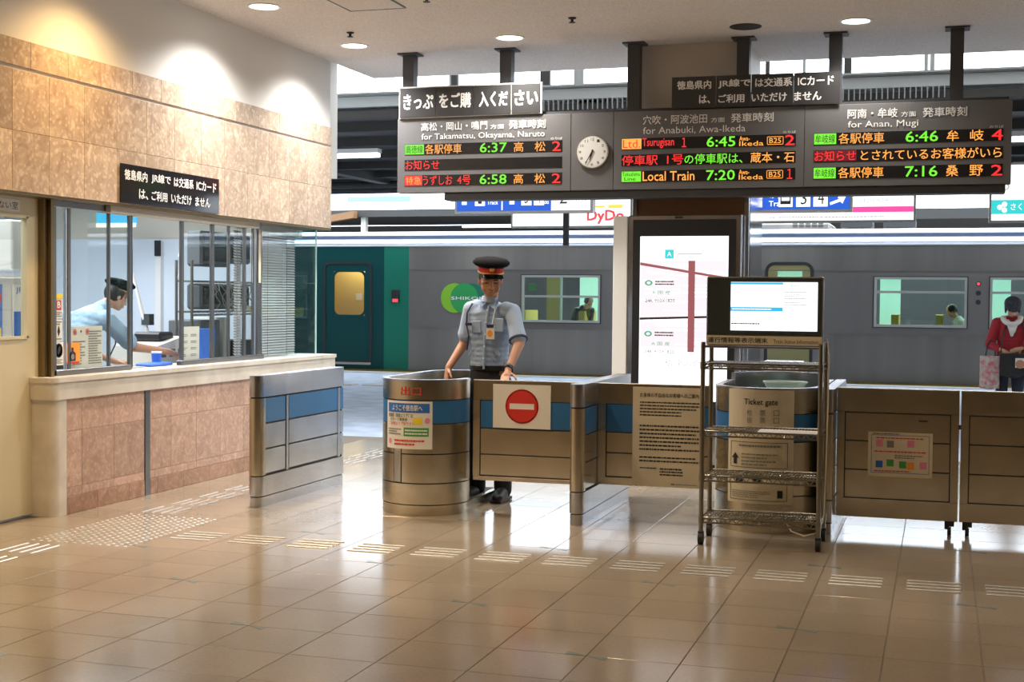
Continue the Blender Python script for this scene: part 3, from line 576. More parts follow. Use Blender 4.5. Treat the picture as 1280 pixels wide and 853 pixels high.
def hand(a, l, w_, d):
    a = math.radians(a); f = lambda u, v, dd: cp_(math.cos(a)*u-math.sin(a)*v, math.sin(a)*u+math.cos(a)*v, dd)
    obj('clock_hand', prism(B(), [(-.02, -w_), (l, -w_*.6), (l, w_*.6), (-.02, w_)], f, d, d+.002), 'ink', ck)
hand(90-(6+35/60)*30, .075, .007, .025); hand(90-35*6, .115, .005, .028)
# paper signs standing on the board
def topsign(x0, x1, z0l, z0r, z1l, z1r, label, cuts, frame=False):
    t = thing('board_sign', label, 'sign', ((x0+x1)/2, 11.97, 3.2), 'black signs on top of the board')
    f = lambda u, v, d=0: V((x0+(x1-x0)*u, 11.975-d, (z0l+(z0r-z0l)*u)*(1-v)+(z1l+(z1r-z1l)*u)*v))
    if frame: obj('white_backing', slab(B(), f, -.006, 1.012, -.03, 1.05, -.012, -.001), 'white', t)
    for a, b in zip(cuts, cuts[1:]): obj('sheet', slab(B(), f, a+.002, b-.002, 0, 1, 0, .008), 'black_matt', t)
    return t, shift(f, .0085)
t, f = topsign(-4.895, -3.52, 3.215, 3.222, 3.490, 3.488, 'black sign in white frame with one line of white Japanese text', (0, .265, .535, .80, 1), True)
for s_, a, b in (('きっぷ', .03, .245), ('をご購', .29, .515), ('入くだ', .575, .775), ('さい', .825, .985)): text(s_, f, a, .28, b-a, .50, 'wht', t, bold=.02)
t, f = topsign(-2.31, -.855, 3.216, 3.212, 3.492, 3.488, 'black sign with two lines of white text over right board half', (0, .27, .48, .73, 1))
for s_, a, b in (('徳島県内', .035, .24), ('JR線で', .285, .475), ('は交通系', .505, .72), ('ICカード', .755, .96)): text(s_, f, a, .60, b-a, .27, 'wht', t, bold=.018)
for s_, a, b in (('は、', .17, .235), ('ご利用', .285, .44), ('いただけ', .485, .69), ('ません', .735, .89)): text(s_, f, a, .14, b-a, .26, 'wht', t, bold=.018)
# ================================================================== GATES
SB = [(.0, .075, 'steel', .006), (.083, .222, 'steel', 0), (.230, .790, 'steel', 0), (.799, .958, 'steel', 0)]
# left gate cabinet by the counter
def cabinet(label, x0, x1, y0, y1, mside, side=+1, extra=()):
    t = thing('gate_partition', label, 'partition', ((x0+x1)/2, (y0+y1)/2, 0), 'ticket gate partitions'); w_ = (x1-x0)/2; xc = (x0+x1)/2
    def stad(r, z0, z1):
        pts = [(xc-r*math.cos(a), y0+w_-r*math.sin(a)) for a in [i*math.pi/12 for i in range(13)]]
        pts = [(xc+r*math.cos(math.pi-i*math.pi/12), y0+w_-r*math.sin(math.pi-i*math.pi/12)) for i in range(13)]+[(xc+r, y1-(w_-r)), (xc-r, y1-(w_-r))]
        return prism(B(), pts, lambda u, v, d: V((u, v, d)), z0, z1)
    obj('core', stad(w_-.010, .01, .95), 'gap', t)
    obj('plinth', stad(w_-.004, 0, .072), 'steel_b', t, True); obj('lower_band', stad(w_, .08, .222), 'steel_b', t, True); obj('upper_band', stad(w_, .80, .955), 'steel_b', t, True)
    r = w_; pts = [(xc+r*math.cos(math.pi-i*math.pi/12), y0+w_-r*math.sin(math.pi-i*math.pi/12)) for i in range(13)]
    obj('end_cap', prism(B(), pts+[(xc+r, y0+w_+.03), (xc-r, y0+w_+.03)], lambda u, v, d: V((u, v, d)), .23, .79), 'steel', t, True)
    X = xc+side*w_
    L = y1-(y0+w_+.03); ya = y0+w_+.035
    cols = [(ya, ya+L*.23), (ya+L*.275, y1-L*.085), (y1-L*.045, y1)]
    for st in ((ya+L*.24, ya+L*.265), (y1-L*.08, y1-L*.05)): obj('stile', bx(min(X, X-side*.02), max(X, X-side*.02), *st, .23, .79), 'steel_b', t)
    for k, (a, b) in enumerate(cols):
        for z0, z1, m in ((.612, .787, 'blue'), (.425, .60, 'steel_b'), (.24, .413, 'steel_b')):
            obj('panel', bx(min(X-side*.002, X-side*.02), max(X-side*.002, X-side*.02), a, b, z0, z1, bev=.002), m, t)
    return t, X
cab, X = cabinet('steel gate partition with blue band standing beside the ticket counter', -4.775, -4.665, 8.80, 10.235, 'steel_b')
# middle partition ("post wall")
t, X = cabinet('long steel partition running back between no-entry gate and notice gate', -2.385, -2.285, 8.865, 10.33, 'steel_b')
t, X = cabinet('steel partition at right edge of the ticket gate booth', -.728, -.658, 9.10, 10.30, 'steel_b', side=+1)
# exit booth
def arcpts(cx, cy, r, a0, a1, n): return [(cx+r*math.cos(math.radians(a0+(a1-a0)*i/n)), cy+r*math.sin(math.radians(a0+(a1-a0)*i/n))) for i in range(n+1)]
k1 = thing('exit_booth', 'curved brushed steel exit booth with a blue band and red lettering', 'booth', (-3.52, 9.3, 0))
c1x, c1y, r1 = -3.525, 9.17, .293
U1 = arcpts(c1x, c1y, r1, 10, -180, 22)
back = [(c1x-r1, 9.5), (c1x-r1, 9.85)]
hook = arcpts(c1x-r1+.22, 10.0, .22, 180, 60, 8)
def band(name, z0, z1, m, t_=.045, off=0, pts=None): return obj(name, wallpath(B(), pts or U1+back+hook, t_+off, z0, z1), m, k1, True)
low = [(c1x+r1, 10.12), (c1x+r1, 9.6)]+U1+back+hook
band('rim', .935, .957, 'steel_b', .05); band('upper_band', .815, .935, 'steel', .045); band('blue_band', .650, .808, 'blue', .042); band('middle_band', .438, .644, 'steel', .045)
band('middle_band', .232, .430, 'steel', .045); band('lower_band', .080, .224, 'steel', .045); band('plinth', 0, .073, 'steel', .04, pts=low); band('core', .02, .94, 'gap', .03)
f1 = Cyl(c1x, c1y, r1+.0225)
obj('panel_strip', slab(B(), f1, -.135, -.075, .235, .64, 0, .003, 4), 'steel_b', k1); obj('panel_gap', slab(B(), f1, -.142, -.068, .232, .642, 0, .0012, 4), 'gap', k1)
obj('booth_floor', bx(c1x-.27, c1x+.27, 9.2, 10.1, 0, .05), 'gap', k1)
obj('desk', prism(B(), arcpts(c1x, c1y, .265, 0, -180, 16)+[(c1x-.265, 9.75), (c1x+.1, 9.75)], lambda u, v, d: V((u, v, d)), .86, .885), 'black', k1)
text('出口', f1, -.075, .845, .15, .062, 'red', k1, bold=.014, d=.003)
s = sheet('poster', 'white poster with blue heading on the curved exit booth', 'poster', f1, -.215, .155, .47, .805, 'paper', nu=10, d0=.002); f1b = shift(f1, .005)
rect(f1b, -.195, .135, .725, .79, 'bluei', s, 'heading_band', nu=8); text('ようこそ徳島駅へ', f1b, -.15, .737, .235, .042, 'wht', s, bold=.01, d=.003)
text('徳島県（徳島エリア）は', f1b, -.19, .69, .21, .028, 'ink', s, bold=.01, d=.003); text('ICカード乗車券', f1b, -.17, .665, .15, .022, 'ink', s, bold=.01, d=.003); text('ご利用エリア外です！', f1b, -.18, .635, .2, .024, 'red', s, bold=.01, d=.003)
rect(f1b, .02, .085, .645, .69, 'yellow', s, nu=2); disc(f1b, .12, .67, .018, .02, 'pinki', s, 'figure'); rect(f1b, -.05, .13, .56, .62, 'green', s, 'green_box', nu=4); lines(shift(f1b, .001), -.04, .12, .567, .612, 2, 'wht', s, words=7)
lines(f1b, -.195, -.07, .565, .615, 3, 'grey_ink', s, words=6); lines(f1b, -.13, .1, .49, .54, 2, 'red', s, words=9); disc(f1b, -.175, .52, .014, .02, 'pinki', s, 'figure')
# gate panel helper
def gate(label, x0, x1, y, z0, z1, cols, grp='swing gates', stile=.05):
    t = thing('gate_panel', label, 'gate', ((x0+x1)/2, y+.02, 0), grp)
    obj('core', bx(x0+.004, x1-.004, y+.006, y+.036, z0+.003, z1-.003), 'gap', t)
    zt, zb = cols['top'], cols['bot']
    obj('top_rail', bx(x0, x1, y, y+.042, zt, z1, bev=.003), 'steel', t); obj('bottom_rail', bx(x0, x1, y, y+.042, z0, zb, bev=.003), 'steel', t)
    obj('stile', bx(x0, x0+stile, y, y+.042, zb, zt), 'steel', t)
    if cols.get('r'): obj('stile', bx(x1-stile, x1, y, y+.042, zb, zt), 'steel', t)
    xr = x1-stile-.006 if cols.get('r') else x1-.002
    for a, b, m in cols['p']: obj('panel', bx(x0+stile+.006, xr, y+.003, y+.04, a, b, bev=.002), m, t)
    return t
gate('steel gate with blue band carrying the round no entry sign', -3.175, -2.392, 9.18, .232, .950, dict(top=.806, bot=.262, p=[(.610, .800, 'blue'), (.422, .600, 'steel'), (.270, .414, 'steel')]))
gate('steel gate with blue band carrying the long text notice', -2.282, -1.50, 9.28, .232, .945, dict(top=.80, bot=.285, p=[(.605, .795, 'blue'), (.46, .597, 'steel'), (.292, .453, 'steel')]), stile=.055)
gp1 = Plane((0, 9.178, 0), (1, 0, 0))
s = sheet('no_entry_sign', 'white sheet with red round no entry symbol taped to the gate', 'sign', gp1, -3.025, -2.60, .612, .922, 'paper')
q1 = shift(gp1, .003); disc(q1, -2.81, .768, .122, .122, 'red', s, 'symbol_ring', n=40); disc(q1, -2.81, .768, .117, .117, 'paper', s, 'white_ring', d=.002, n=40); disc(q1, -2.81, .768, .112, .112, 'red', s, 'symbol_disc', d=.003, n=40); rect(q1, -2.90, -2.72, .748, .788, 'paper', s, 'white_bar', .003, .004)
gp2 = Plane((0, 9.278, 0), (1, 0, 0))
s = sheet('notice', 'large cream text notice about guidance taped on the middle gate', 'notice', gp2, -2.035, -1.545, .235, .925, 'cream_paper'); q2 = shift(gp2, .003)
text('お身体の不自由なお客様へのご案内', q2, -1.985, .855, .41, .03, 'ink', s, bold=.008); lines(q2, -1.985, -1.57, .72, .83, 5, 'ink', s, seed=2, words=12, fill=.4); lines(q2, -1.985, -1.57, .48, .67, 7, 'ink', s, seed=4, words=12, fill=.4); lines(q2, -1.985, -1.57, .40, .45, 2, 'ink', s, seed=5, words=12, fill=.4)
lines(q2, -1.98, -1.86, .355, .37, 1, 'ink', s, seed=6, words=4); lines(q2, -1.84, -1.68, .31, .37, 3, 'ink', s, seed=7, words=5); rect(q2, -1.76, -1.735, .25, .262, 'grey_ink', s); lines(q2, -1.73, -1.58, .25, .262, 1, 'grey_ink', s, words=6)
# ticket gate booth
k2 = thing('ticket_booth', 'curved brushed steel ticket gate booth behind the wire trolley', 'booth', (-1.1, 9.4, 0))
c2x, c2y, r2_ = -1.105, 9.36, .340
U2 = arcpts(c2x, c2y, r2_, 20, -200, 24); U2 = [(c2x+r2_, 10.2)]+arcpts(c2x, c2y, r2_, 0, -180, 24)+[(c2x-r2_, 9.9)]
hk = arcpts(c2x, 10.0, r2_, 180, 30, 12)
def band2(name, z0, z1, m, t_=.045, pts=None): return obj(name, wallpath(B(), pts or U2, t_, z0, z1), m, k2, True)
band2('rim', .935, .957, 'steel_b', .05); band2('upper_band', .79, .935, 'steel'); band2('blue_band', .605, .782, 'blue', .042); band2('middle_band', .25, .598, 'steel'); band2('lower_band', .08, .243, 'steel'); band2('plinth', 0, .073, 'steel', .04); band2('core', .02, .94, 'gap', .03)
band2('back_screen', .80, 1.0, 'steel_b', .03, pts=hk)
obj('desk', prism(B(), arcpts(c2x, c2y, .32, 0, -180, 16)+[(c2x-.32, 10.1), (c2x+.32, 10.1)], lambda u, v, d: V((u, v, d)), .84, .865), 'teal_d', k2)
f2 = Cyl(c2x, c2y, r2_+.0225)
s = sheet('notice', 'tall cream sheet headed Ticket gate on the curved booth', 'notice', f2, -.25, .205, .195, .945, 'cream_paper', nu=12, d0=.002); f2b = shift(f2, .005)
text('Ticket gate', f2b, -.125, .835, .22, .05, 'ink', s, bold=.008)
for k, (z, st) in enumerate(((.775, '检票口'), (.725, '檢票口'), (.67, '개찰구'))):
    for j, ch in enumerate(st): text(ch, f2b, -.105+j*.087, z, .036, .038, 'grey_ink', s)
for a, b in ((.43, .60), (.215, .40)):
    bm = B()
    for q in ((-.225, .165, b-.003, b), (-.225, .165, a, a+.003), (-.225, -.222, a, b), (.162, .165, a, b)): slab(bm, f2b, *q, 0, .001, 8)
    obj('frame_lines', bm, 'ink', s)
lines(f2b, -.16, .12, .56, .59, 1, 'grey_ink', s, words=10, fill=.4)
obj('arrow_symbol', prism(B(), [(-.2, .45), (-.175, .45), (-.175, .49), (-.16, .49), (-.1875, .525), (-.215, .49), (-.2, .49)], f2b, 0, .002), 'ink', s); lines(f2b, -.14, .1, .44, .53, 4, 'grey_ink', s, words=6, fill=.35)
for u in (-.18, -.06): rect(f2b, u, u+.055, .33, .375, 'ink', s, nu=2)
lines(f2b, -.21, .05, .23, .28, 4, 'grey_ink', s, words=7, fill=.35); rect(f2b, .1, .135, .235, .285, 'ink', s)
o = obj('plastic_tray', lathe(B(), [(.10, 0), (.13, .06), (.135, .06), (.135, .07), (.12, .07), (.095, .008), (.001, .008)], Matrix.Translation((-1.03, 9.62, .90)), 20, 1.15, .8), 'clear', None, True); tag(o, 'clear plastic tray on the ticket booth desk', 'tray')
o = obj('sign_box', bx(-1.32, -1.02, 10.62, 10.9, 0, 1.06, bev=.01), 'steel_b'); tag(o, 'grey steel machine behind the ticket booth', 'machine')
for a in ((.84, 1.03),): obj('display_plate', bx(-1.30, -1.04, 10.61, 10.621, *a), 'white', o)
# right gates
cfg = dict(top=.795, bot=.215, r=True, p=[(.605, .788, 'steel'), (.412, .597, 'steel'), (.222, .404, 'steel')])
YR = 9.35
for x0, x1, lab in ((-.655, .123, 'steel gate right of the trolley with a small printed poster'), (.134, .93, 'steel gate cut off by the right picture edge')):
    t = gate(lab, x0, x1, YR, .092, .955, cfg, 'rolling gates on castors')
    cx = x1-.05 if x0 < 0 else x0+.05
    w_ = obj('castor', tube(tube(B(), (cx-.012, YR+.02, .028), (cx+.012, YR+.02, .028), .028, 14), (cx-.03, YR+.02, .05), (cx+.0, YR+.02, .05), .012, 8), 'rubber', t)
    obj('castor_bracket', bx(cx-.03, cx+.03, YR, YR+.04, .06, .095), 'black', w_)
    if x0 < 0: obj('hasp', bx(x1-.004, x1+.012, YR-.004, YR+.01, .70, .73), 'black', t); obj('handle_mark', bx(-.13, -.075, YR-.004, YR, .742, .75), 'black', t)
gpr = Plane((0, YR-.001, 0), (1, 0, 0))
s = sheet('poster', 'small cream poster with blue frame on the right gate', 'poster', gpr, -.45, -.04, .37, .665, 'cream_paper'); q3 = shift(gpr, .003)
bm = B()
for q in ((-.43, -.06, .645, .648), (-.43, -.06, .395, .398), (-.43, -.427, .395, .648), (-.063, -.06, .395, .648)): slab(bm, q3, *q, 0, .001)
obj('frame_lines', bm, 'bluei', s); lines(q3, -.42, -.25, .65, .66, 1, 'ink', s, words=6); lines(q3, -.40, -.1, .62, .635, 1, 'red', s, words=8); lines(q3, -.41, -.08, .53, .545, 1, 'red', s, words=9)
for i, (u, v, m) in enumerate(((-.40, .57, 'pinki'), (-.33, .565, 'grey_ink'), (-.2, .57, 'pinki'), (-.4, .43, 'bluei'), (-.33, .44, 'green'), (-.25, .43, 'green'), (-.2, .425, 'orange'), (-.12, .43, 'pinki'))): rect(q3, u, u+.045, v, v+.045, m, s, 'picture_block')
lines(q3, -.41, -.08, .402, .415, 1, 'red', s, words=9, seed=9); lines(q3, -.28, -.1, .49, .52, 2, 'grey_ink', s, words=6)
# ================================================================== WIRE TROLLEY
tr = thing('wire_trolley', 'tall chrome wire shelf trolley on black castors before the booth', 'trolley', (-1.05, 8.65, 0))
cx0, cx1, cy0, cy1 = -1.415, -.695, 8.475, 8.80
skew = .03
def TP(u, v, z): return V((u, v+skew*(u-cx0)/(cx1-cx0)*(v-cy0)/(cy1-cy0)*2, z))
for u in (cx0, cx1):
    for v in (cy0, cy1):
        p = TP(u, v, 0)
        obj('post', tube(B(), (p.x, p.y, .08), (p.x, p.y, 1.27), .0145, 12), 'wire', tr, True)
        c = obj('castor', tube(B(), (p.x-.015, p.y, .037), (p.x+.015, p.y, .037), .037, 16), 'rubber', tr); obj('castor_fork', bx(p.x-.018, p.x+.018, p.y-.014, p.y+.014, .055, .085, bev=.004), 'black', c)
def shelf(z):
    s = obj('wire_shelf', B(), 'wire', tr); bm = B()
    for zz in (z, z-.03):
        cs = [TP(cx0, cy0, zz), TP(cx1, cy0, zz), TP(cx1, cy1, zz), TP(cx0, cy1, zz)]
        for a, b in zip(cs, cs[1:]+cs[:1]): tube(bm, a, b, .0058, 6)
    for i in range(1, 36): u = cx0+(cx1-cx0)*i/36; tube(bm, TP(u, cy0, z), TP(u, cy1, z), .0028, 5)
    for v in (.25, .5, .75): vv = cy0+(cy1-cy0)*v; tube(bm, TP(cx0, vv, z-.006), TP(cx1, vv, z-.006), .004, 5)
    for v in (cy0, cy1):
        n = 26; pts = [TP(cx0+(cx1-cx0)*i/n, v, z-.001 if i % 2 else z-.029) for i in range(n+1)]
        path(bm, pts, .0036, 5)
    for u in (cx0, cx1):
        for v in (cy0, cy1): p = TP(u, v, 0); tube(bm, (p.x, p.y, z-.035), (p.x, p.y, z+.008), .018, 12)
    bm.to_mesh(s.data); bm.free(); s.data.materials.clear(); s.data.materials.append(M['wire'])
for z in (1.135, .712, .432, .168): shelf(z)
obj('top_shelf', bx(cx0+.012, cx1-.012, cy0-.004, cy1+.02, 1.235, 1.25, bev=.003), 'steel_b', tr)
o = obj('paper_sheet', bx(-1.08, -.71, 8.49, 8.7, .716, .7165), 'paper'); tag(o, 'white paper sheet lying on the trolley upper shelf', 'paper')
bm = B(); path(bm, [(-.90, 8.55, .16), (-.86, 8.5, .11), (-.78, 8.47, .09), (-.70, 8.5, .11), (-.67, 8.56, .2), (-.665, 8.6, .5), (-.66, 8.62, .9), (-.655, 8.6, 1.2), (-.67, 8.58, 1.3)], .004, 6)
tag(obj('power_cable', bm, 'cream_paper', None), 'thin pale cable hanging down the trolley right side', 'cable')
mo = thing('monitor', 'silver edged flat monitor showing a train status page', 'monitor', (-1.05, 8.55, 1.25))
obj('case', bx(-1.402, -.690, 8.50, 8.60, 1.252, 1.678, bev=.006), 'wire', mo); obj('front_glass', bx(-1.395, -.702, 8.494, 8.502, 1.318, 1.668), 'crtg', mo)
obj('screen', bx(-1.250, -.722, 8.489, 8.495, 1.345, 1.645), 'sign_w', mo); mp_ = Plane((0, 8.488, 0), (1, 0, 0))
rect(mp_, -1.25, -.93, 1.63, 1.643, 'sign_c', mo, 'page_header'); rect(mp_, -1.25, -.93, 1.465, 1.49, 'sign_c', mo, 'page_band'); lines(shift(mp_, .001), -1.24, -1.0, 1.472, 1.484, 1, 'sign_w', mo, words=10)
path(bm := B(), [(-1.19, 8.487, 1.54), (-1.17, 8.487, 1.575), (-1.07, 8.487, 1.585), (-1.0, 8.487, 1.56), (-1.05, 8.487, 1.525), (-1.17, 8.487, 1.52), (-1.19, 8.487, 1.54)], .001, 4); obj('route_map', bm, 'sign_pp', mo)
text('まめ知', mp_, -.885, 1.615, .06, .014, 'sign_k', mo); lines(mp_, -.92, -.79, 1.50, 1.59, 7, 'sign_k', mo, words=9, fill=.25); lines(mp_, -1.245, -1.07, 1.38, 1.395, 1, 'sign_k', mo, words=8)
text('運行情報等表示端末', mp_, -1.39, 1.267, .37, .034, 'ink', mo, bold=.012, d=-.005+.0); text('Train Status Information', mp_, -.985, 1.268, .27, .024, 'ink', mo, d=-.005)
for ob in mo.children:
    if ob.name.startswith('lettering') and False: pass
label = obj('label_strip', bx(-1.40, -.692, 8.494, 8.4995, 1.256, 1.312), 'cream_paper', mo)
# ================================================================== PLATFORM ROOF, HANGING SIGNS
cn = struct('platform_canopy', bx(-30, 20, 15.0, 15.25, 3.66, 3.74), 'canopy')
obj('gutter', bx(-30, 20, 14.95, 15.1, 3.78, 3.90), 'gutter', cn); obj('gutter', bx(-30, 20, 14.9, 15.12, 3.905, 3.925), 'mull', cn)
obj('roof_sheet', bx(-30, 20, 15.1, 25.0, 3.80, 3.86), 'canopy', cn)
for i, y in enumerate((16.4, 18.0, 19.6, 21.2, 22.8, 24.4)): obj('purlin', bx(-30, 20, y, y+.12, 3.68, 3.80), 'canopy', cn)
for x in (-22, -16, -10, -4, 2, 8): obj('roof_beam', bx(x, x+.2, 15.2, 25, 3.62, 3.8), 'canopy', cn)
for y in (23.6, 24.8): obj('roof_pipe', tube(B(), (-30, y, 3.62), (20, y, 3.62), .07, 12), 'canopy', cn, True)
sl = mesh(bx(-.006, .006, -.02, .02, 3.66, 3.78), 'mull')
for i in range(78): place('louvre_slat', sl, (-4.4+i*.057, 14.93, 0), cn)
cm = struct('trim_clerestory', bx(-30, 20, 14.86, 14.94, 3.915, 3.935), 'mull')
for x0, x1, m in ((-6.97, -6.93, 'mull'), (-5.47, -5.445, 'mull'), (-5.445, -5.37, 'gap'), (-4.376, -4.263, 'gap'), (-3.982, -3.871, 'mull'), (-1.853, -1.811, 'gap'), (-1.46, -1.43, 'mull'), (-1.03, -.955, 'gap'), (-.219, -.18, 'mull'), (-.16, -.115, 'mull'), (.75, .8, 'mull')):
    obj('mullion', bx(x0, x1, 14.87, 14.93, 3.93, 4.6), m, cm)
for x in (-8.5, -2.9, 2.6): pass
for (x, y, l_, lab) in ((-8.95, 18.2, 2.45, 'lit fluorescent tube under the platform canopy left of the board'), (.75, 18.2, 2.4, 'lit fluorescent tube under the canopy right of the board'), (1.0, 22.2, 2.4, 'lower lit fluorescent tube under canopy at right edge')):
    t = thing('fluorescent_light', lab, 'ceiling light', (x, y, 3.55), 'platform fluorescent lights')
    obj('housing', bx(x, x+l_*.5*2-1.25 if x < 0 else x+l_, y-.08, y+.08, 3.60, 3.66), 'white', t); obj('tube', tube(B(), (x, y, 3.565), (x+(l_-1.25 if x < 0 else l_), y, 3.565), .03, 10), 'tube', t)
def lightbox(name, label, x0, x1, y, z0, z1, m, grp, bars=(), th=.12):
    t = thing(name, label, 'sign', ((x0+x1)/2, y, z0), grp)
    obj('case', bx(x0-.03, x1+.03, y, y+th, z0-.03, z1+.03), 'steelbox', t); p = obj('face', bx(x0, x1, y-.006, y, z0, z1), m, t)
    for bxx in (x0+.1*(x1-x0), x1-.1*(x1-x0)): obj('hanging_rod', tube(B(), (bxx, y+th/2, z1+.03), (bxx, y+th/2, 3.8), .02, 8), 'canopy', t)
    return t, Plane((0, y-.007, 0), (1, 0, 0))
t, p = lightbox('direction_sign', 'blue and white hanging sign with track arrows left of the column', -5.77, -4.06, 16, 2.60, 2.98, 'sign_b', 'track direction signs')
rect(p, -4.55, -4.06, 2.60, 2.98, 'sign_w', t, 'white_panel')
def arrow_up(p, u, v, s, par, m='sign_w'): obj('arrow', prism(B(), [(u-.02*s, v), (u+.02*s, v), (u+.02*s, v+.1*s), (u+.055*s, v+.07*s), (u+.055*s, v+.1*s), (u, v+.15*s), (u-.055*s, v+.1*s), (u-.055*s, v+.07*s), (u-.02*s, v+.1*s)], p, .001, .003), m, par)
arrow_up(p, -5.67, 2.68, 1.6, t); arrow_up(p, -5.05, 2.68, 1.6, t)
for u, ch in ((-5.53, '1'), (-4.93, '3'), (-4.77, '4')): rect(p, u, u+.13, 2.665, 2.86, 'sign_w', t, 'number_plate'); text(ch, shift(p, .002), u+.04, 2.69, .05, .14, 'sign_k', t)
rect(p, -5.185, -5.17, 2.61, 2.97, 'sign_w', t, 'divider'); text('Track', p, -5.37, 2.68, .14, .05, 'sign_w', t, bold=.01); text('Tracks', p, -4.70, 2.68, .12, .05, 'sign_w', t, bold=.01); text('2', p, -4.45, 2.68, .1, .17, 'sign_k', t); text('Track', p, -4.25, 2.69, .15, .06, 'sign_g', t)
t, p = lightbox('direction_sign', 'blue hanging sign reading Tracks 3 4 with white arrow', -2.08, -1.02, 16, 2.58, 2.94, 'sign_b', 'track direction signs')
text('のりば', p, -1.93, 2.71, .24, .06, 'sign_w', t, bold=.01); text('Tracks', p, -1.93, 2.62, .24, .06, 'sign_w', t, bold=.01)
for u, ch in ((-1.45, '3'), (-1.255, '4')): rect(p, u-.17, u-.01, 2.61, 2.82, 'sign_w', t, 'number_plate'); text(ch, shift(p, .002), u-.12, 2.635, .07, .15, 'sign_k', t)
rect(p, -1.82+.0, -1.66, 2.61, 2.82, 'sign_w', t, 'number_plate'); rect(shift(p, .002), -1.80, -1.68, 2.64, 2.76, 'sign_k', t, 'train_symbol'); rect(shift(p, .004), -1.785, -1.695, 2.68, 2.74, 'sign_w', t, 'train_symbol_window')
obj('arrow', prism(B(), [(-1.24, 2.655), (-1.12, 2.70), (-1.15, 2.70), (-1.15, 2.73), (-1.06, 2.73), (-1.10, 2.64), (-1.125, 2.665), (-1.235, 2.625)], p, .001, .003), 'sign_w', t)
lightsign, p = lightbox('advertising_lightbox', 'white lit advertising box with red drink lettering and yellow bar', -6.30, -4.46, 20, 2.63, 3.05, 'sign_w', 'platform lightboxes')
text('DyDo', p, -5.12, 2.66, .56, .2, 'sign_r', lightsign, bold=.03); rect(p, -5.0, -4.85, 2.90, 2.93, 'sign_y', lightsign); rect(p, -4.80, -4.58, 2.89, 2.94, 'sign_y', lightsign)
t, p = lightbox('advertising_lightbox', 'white lit advertising box with pink stripe right of the column', -2.60, -.40, 20, 2.68, 3.35, 'sign_w', 'platform lightboxes')
rect(p, -2.6, -.40, 2.79, 2.87, 'sign_p', t, 'pink_stripe'); text('0120-614-177', p, -1.15, 2.93, .6, .06, 'sign_g', t); lines(p, -2.4, -.8, 2.71, 2.745, 1, 'sign_g', t, words=30, fill=.5)
t, p = lightbox('advertising_lightbox', 'white and teal lit advertising box at the right picture edge', .63, 2.6, 20, 2.66, 3.42, 'sign_w', 'platform lightboxes')
rect(p, .63, 2.6, 2.745, 2.94, 'sign_t', t, 'teal_stripe'); text('さくら', p, .88, 2.80, .25, .09, 'sign_w', t)
for a in range(3): disc(p, .74+(.06 if a else 0), 2.84+(.0, .04, -.04)[a], .035, .035, 'sign_w', t, 'petal')
disc(p, .8, 3.12, .06, .05, 'sign_g', t, 'wing_mark', r_in=.6)
# short pole hanging in front of the train
o = obj('hanging_pole', bx(-4.95, -4.88, 18.0, 18.07, 2.25, 3.68), 'canopy'); tag(o, 'thin dark pole hanging from canopy above the train side', 'pole')
# far platform canopy
fc = struct('far_canopy', bx(-60, -6, 40, 46, 4.12, 4.28), 'canopy')
obj('fascia', bx(-60, -6, 39.9, 40.1, 4.05, 4.26), 'canopy', fc)
obj('roof_back', bx(-60, 20, 46, 46.3, -.5, 4.1), 'canopy', fc)
o = obj('roof_back', bx(-10, 20, 34, 40, 3.5, 3.75), 'canopy', fc)
for x in (-17.75, -30, -6.2): obj('post', bx(x, x+.16, 40.2, 40.4, -1.2, 4.1), 'white', fc)
obj('sloping_rafter', prism(B(), [(-19.4, 3.75), (-17.7, 4.0), (-17.7, 4.22), (-19.4, 3.95)], Plane((0, 39.8, 0), (1, 0, 0)), 0, .3), 'brown', fc)
o = obj('fluorescent_light', bx(-18.0+.2, -15.2, 41, 41.1, 4.0, 4.05), 'tube'); tag(o, 'thin lit tube under the far canopy over the train roof', 'ceiling light', None)
o.location = (3.2, 0, -.25)
obj('sign_panel', bx(-21, -18.5, 46.3, 46.4, 5.0, 5.2), 'dusty', fc)
# ================================================================== TRAIN
def holed(bm, x0, x1, z0, z1, y0, y1, holes):
    xs = sorted({x0, x1, *[h[0] for h in holes], *[h[1] for h in holes]}); zs = sorted({z0, z1, *[h[2] for h in holes], *[h[3] for h in holes]})
    xs = [x for x in xs if x0 <= x <= x1]; zs = [z for z in zs if z0 <= z <= z1]
    for a, b in zip(xs, xs[1:]):
        for c, d in zip(zs, zs[1:]):
            mx, mz = (a+b)/2, (c+d)/2
            if any(h[0] < mx < h[1] and h[2] < mz < h[3] for h in holes): continue
            box(bm, a, b, y0, y1, c, d)
    return bm
TY = 26.0
tn = thing('train', 'stopped grey and teal train along the platform with round green logo', 'train', (-5, 27.4, 0))
WIN = [(-7.961, -6.412, 1.083, 1.955), (-1.163, .405, 1.09, 1.945), (.854, 2.45, 1.09, 1.945), (4.2, 5.8, 1.09, 1.945)]
HO = WIN+[(-12.092, -11.381, 1.131, 2.055), (-2.96, -2.5, 1.15, 2.08)]
YB = TY+.06
obj('body_side', holed(B(), -10.405, 20, .92, 2.09, TY, YB, HO), 'train', tn)
obj('lower_side', holed(B(), -10.405, 20, .03, .92, TY, YB, []), 'train_hi', tn)
obj('upper_side', holed(B(), -10.405, 20, 2.10, 2.56, TY, YB, []), 'train_hi', tn)
obj('teal_side', holed(B(), -30, -10.954, .03, 2.56, TY, YB, HO), 'teal_d', tn); obj('teal_band', holed(B(), -10.954, -10.405, .03, 2.56, TY, YB, []), 'teal', tn)
obj('joint_line', bx(-10.4, 20, TY-.008, TY+.01, 2.083, 2.10), 'train', tn); obj('joint_line', bx(-10.4, 20, TY-.008, TY+.01, .91, .925), 'train', tn)
